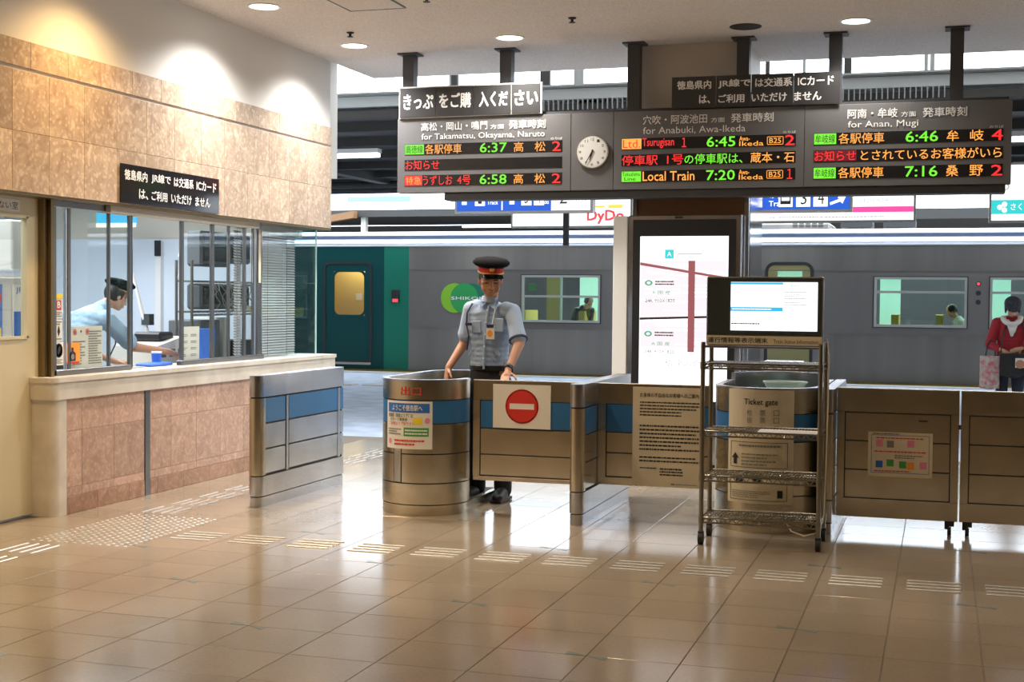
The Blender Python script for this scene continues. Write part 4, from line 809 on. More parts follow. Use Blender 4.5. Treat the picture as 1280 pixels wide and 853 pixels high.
obj('skirt', bx(-30, 20, TY+.1, TY+.3, -1.1, .03), 'under', tn)
for pts, m in (([(TY+.0, 2.56), (TY-.02, 2.575), (TY-.02, 2.60), (TY+.03, 2.63), (TY+.4, 2.63)], 'roofw'), ([(TY-.02, 2.625), (TY+.10, 2.72), (TY+.4, 2.72)], 'roofw'), ([(TY+.095, 2.72), (TY+.10, 2.79), (TY+.4, 2.79), (TY+.4, 2.72)], 'roofg'), ([(TY+.05, 2.785), (TY+.05, 2.80), (TY+.16, 2.87), (TY+.5, 2.875), (TY+.5, 2.785)], 'roofw')):  # bands whitened and slanted so the sky highlight shows
    obj('roof_band', prism(B(), pts, lambda u, v, d: V((d, u, v)), -30, 20), m, tn)
pr_ = [(TY+.17, 2.86), (TY+.2, 2.87), (TY+.5, 2.885), (TY+1.4, 2.89), (TY+2.3, 2.88), (TY+2.75, 2.86), (TY+2.8, 2.6), (TY+.17, 2.6)]
obj('roof', prism(B(), pr_, lambda u, v, d: V((d, u, v)), -30, 20), 'roofw', tn)
obj('floor_pan', bx(-30, 20, TY+.05, TY+2.8, -.1, .05), 'seat', tn)
obj('far_wall', holed(B(), -30, 20, .05, 2.6, TY+2.7, TY+2.78, [(-9+i*2.1-.2, -7.5+i*2.1, 1.05, 2.0) for i in range(10)]), 'cabin', tn)
obj('end_wall', bx(-11.0, -10.9, TY+.06, TY+2.7, .05, 2.6), 'cabin_y', tn); obj('end_wall', bx(-13.6, -13.5, TY+.06, TY+2.7, .05, 2.6), 'cabin_y', tn)
for x in (-12.9, -4.2): obj('cabin_partition', bx(x, x+.06, TY+1.2, TY+2.7, .05, 2.5), 'cabin_y', tn)
obj('vestibule_wall', bx(-13.4, -11.0, TY+1.5, TY+1.55, .05, 2.6), 'cabin_y', tn)
vw = Plane((0, TY+1.495, 0), (1, 0, 0)); rect(vw, -12.25, -12.1, 1.45, 1.6, 'paper', tn, 'wall_notice'); rect(vw, -11.9, -11.66, 1.62, 1.98, 'steelbox', tn, 'wall_box'); rect(vw, -12.0, -11.85, 1.1, 1.5, 'orange', tn, 'red_panel'); rect(vw, -11.62, -11.3, 1.05, 2.1, 'train', tn, 'grey_panel')
obj('curtain', bx(-7.62, -7.30, TY+.5, TY+.56, .9, 2.0), 'cabin_y', tn)
for k in range(5): obj('curtain_fold', bx(-7.61, -7.31, TY+.485, TY+.50, 1.0+k*.19, 1.09+k*.19), 'cabin_y', tn)
rect(Plane((0, TY+.3, 0), (1, 0, 0)), -7.93, -7.78, 1.68, 1.82, 'green', tn, 'green_sign')
for x in (-8.2, -6.95, -.9, -.1, .75, 1.6, 2.4): obj('seat', rounded(x, x+.14, TY+.5, TY+1.4, .05, .5, 1.28), 'seat', tn)
def tframe(x0, x1, z0, z1, bar=None, div=None, m='steelbox'):
    f = obj('window_frame', holed(B(), x0-.03, x1+.03, z0-.035, z1+.03, TY-.015, YB+.02, [(x0+.012, x1-.012, z0+.012, z1-.012)]), m, tn)
    obj('pane', bx(x0, x1, TY+.03, TY+.036, z0, z1), 'glass_t', f)
    obj('frame_gasket', holed(B(), x0-.05, x1+.05, z0-.05, z1+.045, TY-.006, TY+.01, [(x0-.03, x1+.03, z0-.035, z1+.03)]), 'rubber', f)
    if bar: obj('cross_bar', bx(x0, x1, TY-.005, TY+.05, bar-.022, bar+.022), m, f)
    if div: obj('divider', bx(div-.02, div+.02, TY+.04, TY+.07, z0, z1), 'white', f)
tframe(*WIN[0], 1.565, -7.19); tframe(*WIN[1], 1.70); tframe(*WIN[2], 1.70); tframe(*WIN[3], 1.70)
def rrect(x0, x1, z0, z1, r, n=5):
    P = []
    for cx, cz, a0 in ((x1-r, z1-r, 0), (x0+r, z1-r, 90), (x0+r, z0+r, 180), (x1-r, z0+r, 270)): P += [(cx+r*math.cos(math.radians(a0+90*i/n)), cz+r*math.sin(math.radians(a0+90*i/n))) for i in range(n+1)]
    return P
def rring(x0, x1, z0, z1, r, t_, y0, y1):
    a = rrect(x0, x1, z0, z1, r); b = rrect(x0-t_, x1+t_, z0-t_, z1+t_, r+t_); bm = B(); n = len(a)
    A = [[bm.verts.new((p[0], y, p[1])) for p in s_] for s_ in (a, b) for y in (y0, y1)]
    for i in range(n):
        j = (i+1) % n
        bm.faces.new((A[0][i], A[0][j], A[2][j], A[2][i])); bm.faces.new((A[2][i], A[2][j], A[3][j], A[3][i])); bm.faces.new((A[0][i], A[1][i], A[1][j], A[0][j]))
    return bm
d_ = obj('door', rring(-12.27, -11.27, .2, 2.2, .1, .05, TY-.012, TY+.004), 'under', tn)
obj('window_frame', rring(-12.07, -11.40, 1.15, 2.035, .12, .05, TY-.008, TY+.01), 'teal_d', d_); obj('pane', bx(-12.09, -11.38, TY+.02, TY+.026, 1.13, 2.055), 'glass', d_)
obj('threshold', bx(-12.3, -11.24, TY-.03, TY, .12, .165), 'steelbox', tn)
d2 = obj('door', rring(-3.13, -2.35, .15, 2.19, .12, .06, TY-.012, TY+.005), 'rubber', tn); obj('door_leaf', holed(B(), -3.13, -2.35, .15, 2.19, TY-.006, TY+.0, [(-2.96, -2.5, 1.15, 2.08)]), 'olive', d2); obj('pane', bx(-2.96, -2.5, TY+.02, TY+.026, 1.15, 2.08), 'glass_t', d2)
ts = Plane((0, TY-.002, 0), (1, 0, 0))
disc(ts, -9.04, 1.515, .295, .30, 'dkgreen', tn, 'logo_disc', d=.004, n=40); disc(ts, -9.20, 1.515, .295, .30, 'leaf', tn, 'logo_disc', d=.008, n=40)
# lime disc leftmost, under the green one
disc(ts, -9.41, 1.515, .295, .30, 'lime', tn, 'logo_disc', d=.006, n=40)
text('SHIKOKU', ts, -9.48, 1.485, .86, .062, 'wht', tn, bold=.03, d=.012)
rect(ts, -10.78, -10.615, 1.41, 1.67, 'black', tn, 'side_display', 0, .02); rect(ts, -10.76, -10.635, 1.42, 1.49, 'sign_r', tn, 'display_glow', .02, .023)
for z, m in ((1.858, 'sign_r'), (1.69, 'rubber'), (1.526, 'rubber')): disc(ts, .626, z, .045, .045, 'rubber', tn, 'lamp_rim', d=.006); disc(ts, .626, z, .03, .03, m, tn, 'indicator_lamp', d=.010)
ac = obj('roof_unit', bx(-3.9, -2.05, TY+.6, TY+2.2, 2.88, 3.02, bev=.04), 'train_hi', tn)
for r_ in range(3):
    for c_ in range(5): obj('vent_slot', bx(-2.75+c_*.12, -2.66+c_*.12, TY+.592, TY+.602, 2.93+r_*.03, 2.945+r_*.03), 'under', ac)
for x0, x1 in ((-1.9, -1.3), (-1.1, -.5), (-5.6, -5.0)): obj('roof_unit', bx(x0, x1, TY+1.2, TY+1.9, 2.95, 3.08), 'under', tn)
# ================================================================== PEOPLE
def lerp(a, b, t): return a+(b-a)*t
def limb(bm, pts, rad, M3=None, step=.35):
    pts = [V(p) for p in pts]
    for i in range(len(pts)-1):
        a, b = pts[i], pts[i+1]; ra, rb = rad[i], rad[i+1]; mn = min(ra if not hasattr(ra, '__len__') else min(ra), rb if not hasattr(rb, '__len__') else min(rb))
        n = max(1, int((b-a).length/(mn*step)))
        for k in range(n+1):
            t = k/n; r = tuple(lerp(x, y, t) for x, y in zip(ra, rb)) if hasattr(ra, '__len__') else lerp(ra, rb, t)
            ball(bm, a.lerp(b, t), r, M3, 2)
    return bm
def fuse(name, bm, m, parent=None, vox=.007, smooth=3):
    me = bpy.data.meshes.new(name); bm.to_mesh(me); bm.free(); t = bpy.data.objects.new('tmp', me); C.objects.link(t)
    r = t.modifiers.new('r', 'REMESH'); r.mode = 'VOXEL'; r.voxel_size = vox; s = t.modifiers.new('s', 'SMOOTH'); s.iterations = smooth; s.factor = .6
    bpy.context.view_layer.update(); ev = t.evaluated_get(bpy.context.evaluated_depsgraph_get()); me2 = bpy.data.meshes.new_from_object(ev); bpy.data.objects.remove(t)
    return obj(name, me2, m, parent, 'all')
def frame(fwd, up=(0, 0, 1)):
    F = V(fwd).normalized(); U = (V(up)-F*V(up).dot(F)).normalized(); R = F.cross(U)      # R = figure's right
    return Matrix((R, F, U)).transposed()      # columns: right, forward, up
def head(bm, c, A, s=1.0):
    """adds skull, jaw, nose, ears; c = centre of the head at eye level, A columns right/forward/up"""
    P = lambda r, f, u: V(c)+A @ V((r, f, u))*s
    ball(bm, P(0, -.012, .028), (.074*s, .094*s, .092*s), A, 3); ball(bm, P(0, .018, -.035), (.060*s, .068*s, .075*s), A, 3)
    ball(bm, P(0, .048, -.088), (.032*s, .026*s, .024*s), A, 2)
    for q in (-1, 1):
        ball(bm, P(q*.038, .055, -.045), (.024*s, .022*s, .03*s), A); ball(bm, P(q*.044, .045, -.012), (.022*s, .026*s, .018*s), A)
        ball(bm, P(q*.074, -.008, -.012), (.010*s, .018*s, .032*s), A); ball(bm, P(q*.03, .074, .022), (.024*s, .014*s, .008*s), A)
        ball(bm, P(q*.012, .088, -.036), (.010*s, .010*s, .008*s), A)
    for t in range(6): ball(bm, P(0, .078+.004*t, .012-.009*t), (.008*s+.0008*t, .010*s, .010*s), A)
    ball(bm, P(0, .079, -.062), (.022*s, .010*s, .005*s), A); ball(bm, P(0, .077, -.071), (.018*s, .010*s, .006*s), A)
    return P
def face(c, A, par, s=1.0, closed=False):
    P = lambda r, f, u: V(c)+A @ V((r, f, u))*s
    for q in (-1, 1):
        if not closed:
            obj('eye', ball(B(), P(q*.030, .073, -.002), (.013*s, .007*s, .006*s), A), 'wht', par, 'all'); obj('iris', ball(B(), P(q*.028, .0785, -.004), (.006*s, .003*s, .0055*s), A), 'hair', par, 'all')
        else: obj('eyelid', ball(B(), P(q*.030, .077, -.004), (.014*s, .005*s, .0028*s), A), 'hair', par, 'all')
        obj('eyebrow', ball(B(), P(q*.031, .083, .020), (.018*s, .005*s, .0035*s), A), 'hair', par, 'all')
    obj('mouth', ball(B(), P(0, .087, -.067), (.018*s, .004*s, .0022*s), A), 'lip', par, 'all')
def hand_at(bm, w, d, n, s=1.0, curl=.25, thumb=1, spread=.06):
    """w wrist, d direction of fingers, n direction out of the back of the hand"""
    d = V(d).normalized(); n = (V(n)-d*V(n).dot(d)).normalized(); r = d.cross(n); w = V(w)
    limb(bm, [w, w+d*.035*s, w+d*.085*s], [.024*s, .027*s, .026*s]); 
    for q in (-.022, -.008, .008, .022): limb(bm, [w+d*.03*s+r*q*s*.8, w+d*.088*s+r*q*s*1.1], [.013*s, .0115*s])
    for i, (q, L) in enumerate(((-.027, .062), (-.009, .078), (.009, .074), (.026, .058))):
        p = w+d*.09*s+r*q*s; ln = L*s/3; a = curl; pts = [p]; dd = d+r*q*spread*10
        for k in range(3): dd = (dd.normalized()*math.cos(a)-n*math.sin(a)); p = p+dd*ln*(1.15-.1*k); pts.append(p); d0 = dd
        limb(bm, pts, [.0095*s, .009*s, .0082*s, .0072*s], step=.5)
    tp = w+d*.03*s+r*thumb*.024*s; limb(bm, [tp, tp+(d*.6+r*thumb*.8-n*.2)*.04*s, tp+(d*.95+r*thumb*.8-n*.4)*.065*s], [.0135*s, .011*s, .0085*s])
    return bm
def cap_obj(c, A, par, s=1.0, badge=True):
    T = Matrix.Translation(V(c)+A @ V((0, -.005, .050))*s) @ (A.to_4x4() @ Matrix.Rotation(math.radians(7), 4, 'X')) @ Matrix.Scale(s, 4)
    o = obj('cap', lathe(B(), [(.090, .034), (.118, .046), (.132, .058), (.132, .070), (.112, .088), (.06, .098), (.001, .100)], T, 36, .93, 1.0), 'cap', par, 'all')
    obj('cap_band', lathe(B(), [(.094, .0), (.095, .034), (.09, .038), (.001, .038)], T, 36, .90, 1.02), 'redband', o, True)
    obj('cap_cord', lathe(B(), [(.095, -.005), (.097, .004), (.092, .006)], T, 36, .91, 1.03), 'gold', o)
    bm = B(); n = 14; rows_ = []
    for j in range(4):
        t = j/3; rows_.append([bm.verts.new(T @ V(((.082+.016*t)*math.sin(a)*.92, (.088+.052*t)*math.cos(a)*(1-.1*t*abs(math.sin(a))) + .004, .004-.030*t-.006*abs(math.sin(a))*t))) for a in [math.radians(-68+136*i/n) for i in range(n+1)]])
    for a, b in zip(rows_, rows_[1:]):
        for i in range(n): bm.faces.new((a[i], a[i+1], b[i+1], b[i]))
    r = bmesh.ops.solidify(bm, geom=bm.faces, thickness=.004); obj('cap_visor', bm, 'visor', o, True)
    obj('cap_badge', ball(B(), T @ V((0, .097, .030)), (.017*s, .006*s, .019*s), A), 'gold', o, 'all')
    return o
# ---- gate officer ---------------------------------------------------------
of = thing('person', 'station officer in black and red cap leaning on the gate', 'person', (-3.33, 10.05, 0))
D = 10.02
HC = V((-3.29, 9.90, 1.668)); HA = frame((.34, -.84, -.26), (.10, -.16, 1)); HS = 1.12
bm = B(); head(bm, HC, HA, HS)
limb(bm, [(-3.30, 9.965, 1.585), (-3.325, 10.01, 1.50)], [.052, .058]); limb(bm, [(-3.33, 10.02, 1.42), (-3.335, 10.05, 1.10), (-3.34, 10.05, .95)], [(.15, .09, .09), (.13, .085, .09), (.14, .09, .09)])
sR, eR, wR = V((-3.475, 10.0, 1.445)), V((-3.535, 10.02, 1.185)), V((-3.60, 9.86, 1.01))
sL, eL, wL = V((-3.15, 10.02, 1.435)), V((-3.062, 10.05, 1.20)), V((-3.085, 9.70, 1.0))
wL = V((-3.085, 9.42, 1.0)); eL = V((-3.05, 9.72, 1.19)); sL = V((-3.14, 9.98, 1.43))
wL = V((-3.065, 9.645, 1.008)); eL = V((-3.05, 9.86, 1.195))
limb(bm, [sR, eR, wR], [.052, .040, .027]); limb(bm, [sL, eL, wL], [.052, .042, .028])
hand_at(bm, wR, (-.02, -.3, -.95), (-.8, -.4, 0), curl=.35, thumb=-1); hand_at(bm, wL+V((0, 0, -.012)), (.12, -1, -.25), (0, -.1, 1), curl=.18, thumb=-1)
for q, fx in ((-1, -.06), (1, .05)):
    limb(bm, [(-3.34+q*.085, 10.05, .95), (-3.34+q*.10, 10.05, .5), (-3.34+q*.10, 10.08, .09)], [.07, .05, .032]); limb(bm, [(-3.34+q*.10, 10.1, .07), (-3.34+q*.115, 9.98, .055)], [.032, .026])
body = fuse('body', bm, 'skin', of, .0065); face(HC, HA, body, HS, closed=True)
bm = B(); P = lambda r, f, u: HC+HA @ V((r, f, u))*HS
ball(bm, P(0, -.022, .036), (.091, .104, .093), HA, 3)
for q in (-1, 1): ball(bm, P(q*.069, -.012, .022), (.015, .045, .038), HA)
hr = fuse('hair', bm, 'hair', of, .007, 1)
# carve the hairline: keep hair behind the face by dropping front verts
bmh = bmesh.new(); bmh.from_mesh(hr.data); iv = HA.inverted()
dele = [v for v in bmh.verts if ((iv @ (v.co-HC)).y > .035 and (iv @ (v.co-HC)).z < .045)]
bmesh.ops.delete(bmh, geom=dele, context='VERTS'); bmh.to_mesh(hr.data); bmh.free()
cap_obj(HC, HA, of, HS)
TA = frame((.25, -1, -.1))
bm = B(); limb(bm, [(-3.325, 10.01, 1.475), (-3.325, 10.02, 1.42), (-3.325, 10.03, 1.30), (-3.335, 10.05, 1.15), (-3.345, 10.06, 1.04), (-3.345, 10.06, .985)], [(.10, .075, .04), (.185, .105, .07), (.175, .12, .08), (.148, .12, .08), (.152, .125, .07), (.145, .115, .03)], TA, .5)
limb(bm, [sR+V((.05, 0, .01)), sR, eR.lerp(sR, .25)], [.068, .064, .062]); limb(bm, [sR.lerp(eR, .5), sR.lerp(eR, .72)], [.062, .066])
limb(bm, [sL+V((-.05, 0, .01)), sL, sL.lerp(eL, .5), sL.lerp(eL, .80)], [.068, .064, .063, .068])
rn = random.Random(5)
for i in range(7):
    z = 1.02+.02*i*.5+rn.random()*.12; x = -3.34+rn.uniform(-.12, .12); limb(bm, [(x, 9.945+abs(x+3.33)*.15, z), (x+rn.uniform(-.05, .05), 9.94+abs(x+3.33)*.15, z-.05)], [.007, .004])
sh = fuse('shirt', bm, 'shirt', of, .0075, 4)
bm = B()
for q, pts in ((-1, [(-3.36, 10.0, 1.535), (-3.395, 9.93, 1.50), (-3.36, 9.90, 1.465), (-3.325, 9.905, 1.49)]), (1, [(-3.26, 9.99, 1.535), (-3.235, 9.93, 1.50), (-3.255, 9.89, 1.45), (-3.305, 9.905, 1.48)])):
    a = [bm.verts.new(p) for p in pts]; bm.faces.new(a)
bmesh.ops.solidify(bm, geom=bm.faces, thickness=.006); obj('collar', bm, 'shirt', sh)
tube(bm := B(), (-3.325, 9.985, 1.50), (-3.32, 9.985, 1.54), .066, 20, .06); obj('collar_band', bm, 'shirt', sh, True)
obj('shirt_placket', path(B(), [(-3.305, 9.915, 1.475), (-3.325, 9.893, 1.33), (-3.34, 9.915, 1.15), (-3.345, 9.925, 1.0)], .009, 6), 'shirt', sh)
for z in (1.44, 1.35, 1.26, 1.17, 1.08): obj('button', ball(B(), (-3.31-(1.45-z)*.08, 9.885+.02*abs(z-1.3)*3, z), (.006, .003, .006)), 'wht', sh)
obj('pocket', bx(-3.44, -3.365, 9.905, 9.925, 1.27, 1.36, bev=.004), 'shirt', sh); obj('pocket', bx(-3.275, -3.19, 9.90, 9.92, 1.28, 1.38, bev=.004), 'shirt', sh)
for a, b in ((sR+V((-.06, -.06, .06)), 1), ): obj('whistle_cord', path(B(), [(-3.44, 9.93, 1.49), (-3.475, 9.91, 1.42), (-3.475, 9.90, 1.33), (-3.455, 9.895, 1.25), (-3.47, 9.90, 1.14)], .006, 6), 'navy', sh); obj('cord_toggle', bx(-3.475, -3.43, 9.87, 9.89, 1.325, 1.345), 'navy', sh)
nb = obj('name_badge', bx(-3.31, -3.245, 9.865, 9.872, 1.225, 1.325, bev=.002), 'white', of); disc(Plane((0, 9.864, 0), (1, 0, 0)), -3.278, 1.268, .02, .024, 'orange', nb, 'badge_photo'); obj('badge_clip', bx(-3.305, -3.25, 9.862, 9.87, 1.31, 1.335), 'navy', nb); obj('badge_strap', tube(B(), (-3.27, 9.88, 1.33), (-3.25, 9.90, 1.46), .003, 6), 'wht', nb)
for w_, e_ in ((wL, eL),):
    d0 = (e_-w_).normalized(); obj('wristwatch', tube(B(), w_+d0*.012, w_+d0*.036, .035, 20), 'black', of); obj('watch_face', tube(B(), w_+d0*.024+V((0, -.02, .028)), w_+d0*.024+V((0, -.024, .036)), .016, 16), 'crt', of)
obj('sleeve_trim', tube(B(), sL.lerp(eL, .85), sL.lerp(eL, .89), .071, 24), 'navy', sh)
bm = B(); limb(bm, [(-3.345, 10.06, 1.0), (-3.345, 10.06, .90)], [(.152, .118, .04), (.165, .125, .06)], TA, .5)
for q in (-1, 1): limb(bm, [(-3.345+q*.08, 10.06, .90), (-3.345+q*.10, 10.06, .5), (-3.345+q*.105, 10.09, .10), (-3.345+q*.107, 10.085, .075)], [.095, .078, .070, .068])
fuse('trousers', bm, 'trousers', of, .009, 2)
obj('belt', lathe(B(), [(.150, .985), (.156, .99), (.156, 1.02), (.150, 1.025)], Matrix.Translation((-3.345, 10.06, 0)), 28, 1, .82), 'black', of)
for q in (-1, 1):
    bm = B(); limb(bm, [(-3.345+q*.105, 10.12, .062+.0), (-3.345+q*.115, 10.0, .055), (-3.345+q*.125, 9.90, .045)], [(.052, .055, .062), (.052, .055, .050), (.044, .05, .034)], None, .4); box(bm, -3.345+q*.115-.045, -3.345+q*.115+.045, 9.87, 10.16, .052-.05, .025)
    fuse('shoe', bm, 'leather', of, .006, 2)
of.location.y -= .28; of.location.x += .09
# ---- clerk in the ticket office -------------------------------------------
o2 = thing('person', 'ticket clerk in dark cap bending over the desk behind glass', 'person', (-6.75, 9.72, 0))
HC2 = V((-6.62, 9.95, 1.515)); HA2 = frame((.55, .80, -.42), (.1, .3, 1)); S2_ = .98
bm = B(); head(bm, HC2, HA2, S2_); limb(bm, [(-6.66, 9.88, 1.46), (-6.72, 9.76, 1.38)], [.052, .06]); limb(bm, [(-6.74, 9.70, 1.28), (-6.8, 9.62, 1.0), (-6.8, 9.6, .85)], [(.1, .12, .1), (.1, .12, .1), (.1, .12, .1)])
sR2, eR2, wR2 = V((-6.56, 9.70, 1.33)), V((-6.46, 9.88, 1.07)), V((-6.36, 10.30, 1.05))
wR2 = V((-6.40, 10.42, 1.035)); eR2 = V((-6.50, 10.02, 1.09))
sL2, eL2, wL2 = V((-6.95, 9.72, 1.33)), V((-7.0, 9.95, 1.08)), V((-6.8, 10.2, .95))
limb(bm, [sR2, eR2, wR2], [.055, .042, .028]); limb(bm, [sL2, eL2, wL2], [.05, .04, .028]); hand_at(bm, wR2, (.15, 1, -.3), (.1, .3, 1), curl=.3, thumb=-1); hand_at(bm, wL2, (.5, .8, -.1), (0, 0, 1), curl=.3)
limb(bm, [(-6.8, 9.6, .85), (-6.8, 9.62, .45), (-6.8, 9.55, .06)], [.1, .08, .05])
body2 = fuse('body', bm, 'skin2', o2, .0075); face(HC2, HA2, body2, S2_)
for q in (-1, 1): disc(Plane(HC2+HA2 @ V((0, .094, 0)), HA2 @ V((1, 0, 0)), HA2 @ V((0, 0, 1))), q*.032, -.002, .024, .018, 'black', o2, 'spectacles', d=0, r_in=.88)
bm = B(); P = lambda r, f, u: HC2+HA2 @ V((r, f, u)); ball(bm, P(0, -.028, .022), (.086, .092, .092), HA2, 3)
for q in (-1, 1): ball(bm, P(q*.066, -.014, .02), (.018, .05, .045), HA2)
hr = fuse('hair', bm, 'hair', o2, .008, 1); bmh = bmesh.new(); bmh.from_mesh(hr.data); iv2 = HA2.inverted()
bmesh.ops.delete(bmh, geom=[v for v in bmh.verts if ((iv2 @ (v.co-HC2)).y > .03 and (iv2 @ (v.co-HC2)).z < .05)], context='VERTS'); bmh.to_mesh(hr.data); bmh.free()
cc = cap_obj(HC2, HA2, o2, S2_)
for ch in cc.children:
    if ch.name.startswith('cap_band'): ch.data.materials.clear(); ch.data.materials.append(M['cap'])
TA2 = frame((.3, 1, -.3)); bm = B()
limb(bm, [(-6.71, 9.78, 1.40), (-6.74, 9.72, 1.33), (-6.78, 9.66, 1.18), (-6.8, 9.62, 1.03), (-6.8, 9.6, .90)], [(.10, .08, .05), (.20, .12, .09), (.19, .135, .09), (.17, .13, .09), (.165, .12, .05)], TA2, .5)
limb(bm, [sR2, eR2.lerp(sR2, .2)], [.078, .075]); limb(bm, [sL2, eL2.lerp(sL2, .2)], [.075, .07]); sh2 = fuse('shirt', bm, 'shirt2', o2, .009, 3)
tube(bm := B(), (-6.70, 9.80, 1.39), (-6.675, 9.86, 1.43), .075, 20, .066); obj('collar', bm, 'shirt2', sh2, True); obj('whistle_cord', path(B(), [(-6.55, 9.82, 1.34), (-6.57, 9.86, 1.22), (-6.56, 9.84, 1.12), (-6.6, 9.8, 1.0)], .006, 6), 'navy', sh2)
bm = B(); limb(bm, [(-6.8, 9.6, .93), (-6.8, 9.62, .5), (-6.8, 9.6, .08)], [.15, .11, .08]); fuse('trousers', bm, 'trousers', o2, .012, 2)
# ---- woman on the platform ------------------------------------------------
wo = thing('person', 'woman in red sweater, dark cap and white scarf searching her bag', 'person', (.78, 17, 0))
HC3 = V((.79, 16.92, 1.475)); HA3 = frame((.05, -.75, -.62), (0, -.5, 1))
bm = B(); head(bm, HC3, HA3, .95); limb(bm, [(.785, 17.0, 1.41), (.78, 17.03, 1.34)], [.046, .052]); limb(bm, [(.78, 17.05, 1.28), (.78, 17.05, .95), (.78, 17.05, .85)], [(.12, .08, .08), (.11, .08, .08), (.13, .09, .08)])
s1, e1, w1 = V((.625, 17.03, 1.285)), V((.545, 17.0, 1.03)), V((.66, 16.84, .985)); s2, e2, w2_ = V((.935, 17.03, 1.285)), V((1.02, 17.0, 1.03)), V((.90, 16.84, 1.0))
limb(bm, [s1, e1, w1], [.045, .036, .024]); limb(bm, [s2, e2, w2_], [.045, .036, .024]); hand_at(bm, w1, (.75, -.3, -.5), (-.2, -1, .2), .9, .5, 1); hand_at(bm, w2_, (-.85, -.3, -.25), (.2, -1, .2), .9, .5, -1)
for q in (-1, 1): limb(bm, [(.78+q*.08, 17.05, .85), (.78+q*.09, 17.03, .48), (.78+q*.1, 17.06, .07)], [.075, .055, .038])
b3_ = fuse('body', bm, 'skin2', wo, .0085); face(HC3, HA3, b3_, .95, True)
bm = B(); P = lambda r, f, u: HC3+HA3 @ V((r, f, u)); ball(bm, P(0, -.03, .02), (.088, .088, .09), HA3, 3); ball(bm, P(0, -.075, -.03), (.05, .04, .06), HA3)
for q in (-1, 1): limb(bm, [P(q*.078, .0, .02), P(q*.075, .01, -.07)], [.018, .012])
fuse('hair', bm, 'hair', wo, .009, 1)
bm = B(); ball(bm, P(0, -.005, .052), (.098, .108, .075), HA3, 3); ball(bm, P(0, .09, .035), (.07, .05, .012), HA3, 2); fuse('knitted_cap', bm, 'dots', wo, .008, 1)
bm = B(); limb(bm, [(.78, 17.03, 1.33), (.78, 17.05, 1.22), (.78, 17.05, 1.05), (.78, 17.05, .92)], [(.15, .085, .05), (.17, .11, .08), (.155, .11, .08), (.165, .115, .05)], None, .5)
limb(bm, [s1, e1, w1.lerp(e1, .15)], [.068, .056, .042]); limb(bm, [s2, e2, w2_.lerp(e2, .15)], [.068, .056, .042]); fuse('sweater', bm, 'sweater', wo, .009, 3)
bm = B()
for i in range(22):
    a = math.pi*2*i/22; ball(bm, (.785+.095*math.cos(a), 16.965+.085*math.sin(a), 1.35-.07*max(0, -math.sin(a))), (.034, .034, .03), None, 2)
limb(bm, [(.74, 16.92, 1.31), (.785, 16.90, 1.20), (.785, 16.90, 1.15)], [.024, .034, .02]); limb(bm, [(.84, 16.92, 1.31), (.80, 16.90, 1.20)], [.024, .03]); fuse('scarf', bm, 'scarf', wo, .008, 1)
bm = B(); limb(bm, [(.78, 17.05, .93), (.78, 17.05, .84)], [(.16, .12, .05), (.175, .125, .06)], None, .5)
for q in (-1, 1): limb(bm, [(.78+q*.085, 17.05, .84), (.78+q*.09, 17.04, .48), (.78+q*.1, 17.07, .09)], [.09, .07, .052])
fuse('jeans', bm, 'denim', wo, .010, 2)
for q in (-1, 1): bm = B(); limb(bm, [(.78+q*.1, 17.08, .05), (.78+q*.115, 16.92, .04)], [(.04, .05, .045), (.04, .05, .035)], None, .4); fuse('shoe', bm, 'leather', wo, .008, 1)
hb = thing('handbag', 'black shoulder bag with white patch held before the woman', 'bag', (.80, 16.75, .66))
bm = B(); ball(bm, (.80, 16.78, .80), (.16, .06, .15), None, 3); box(bm, .65, .95, 16.73, 16.83, .68, .94); fuse('bag_body', bm, 'leather', hb, .01, 4)
obj('patch', bx(.82, .93, 16.705, 16.715, .78, .89), 'paper', hb); disc(Plane((0, 16.70, 0), (1, 0, 0)), .872, .82, .05, .05, 'skin', hb, 'round_charm', d=.004); obj('bag_strap', path(B(), [(.66, 16.8, .92), (.70, 16.9, 1.2), (.78, 17.0, 1.37)], .01, 6), 'leather', hb); obj('bag_strap', path(B(), [(.94, 16.8, .92), (.93, 16.9, 1.2), (.86, 17.0, 1.36)], .01, 6), 'leather', hb)
fb = thing('tote_bag', 'pink floral tote bag hanging at the woman left in picture', 'bag', (.53, 16.95, .5))
bm = B(); box(bm, .44, .66, 16.90, 17.00, .52, .90); ball(bm, (.55, 16.95, .60), (.12, .07, .1)); fuse('bag_body', bm, 'floral', fb, .01, 3); obj('bag_handle', path(B(), [(.50, 16.93, .89), (.52, 16.93, 1.03), (.56, 16.95, 1.09), (.60, 16.93, 1.03), (.61, 16.93, .89)], .008, 6), 'leather', fb)
o = obj('carrier_bag', rounded(.97, 1.07, 16.85, 17.05, .03, .62, .98), 'paper', None, True); tag(o, 'white carrier bag at the right picture edge beside the woman', 'bag'); obj('bag_handle', path(B(), [(1.0, 16.9, .98), (1.01, 16.93, 1.05), (1.02, 17.0, .98)], .006, 5), 'paper', o)
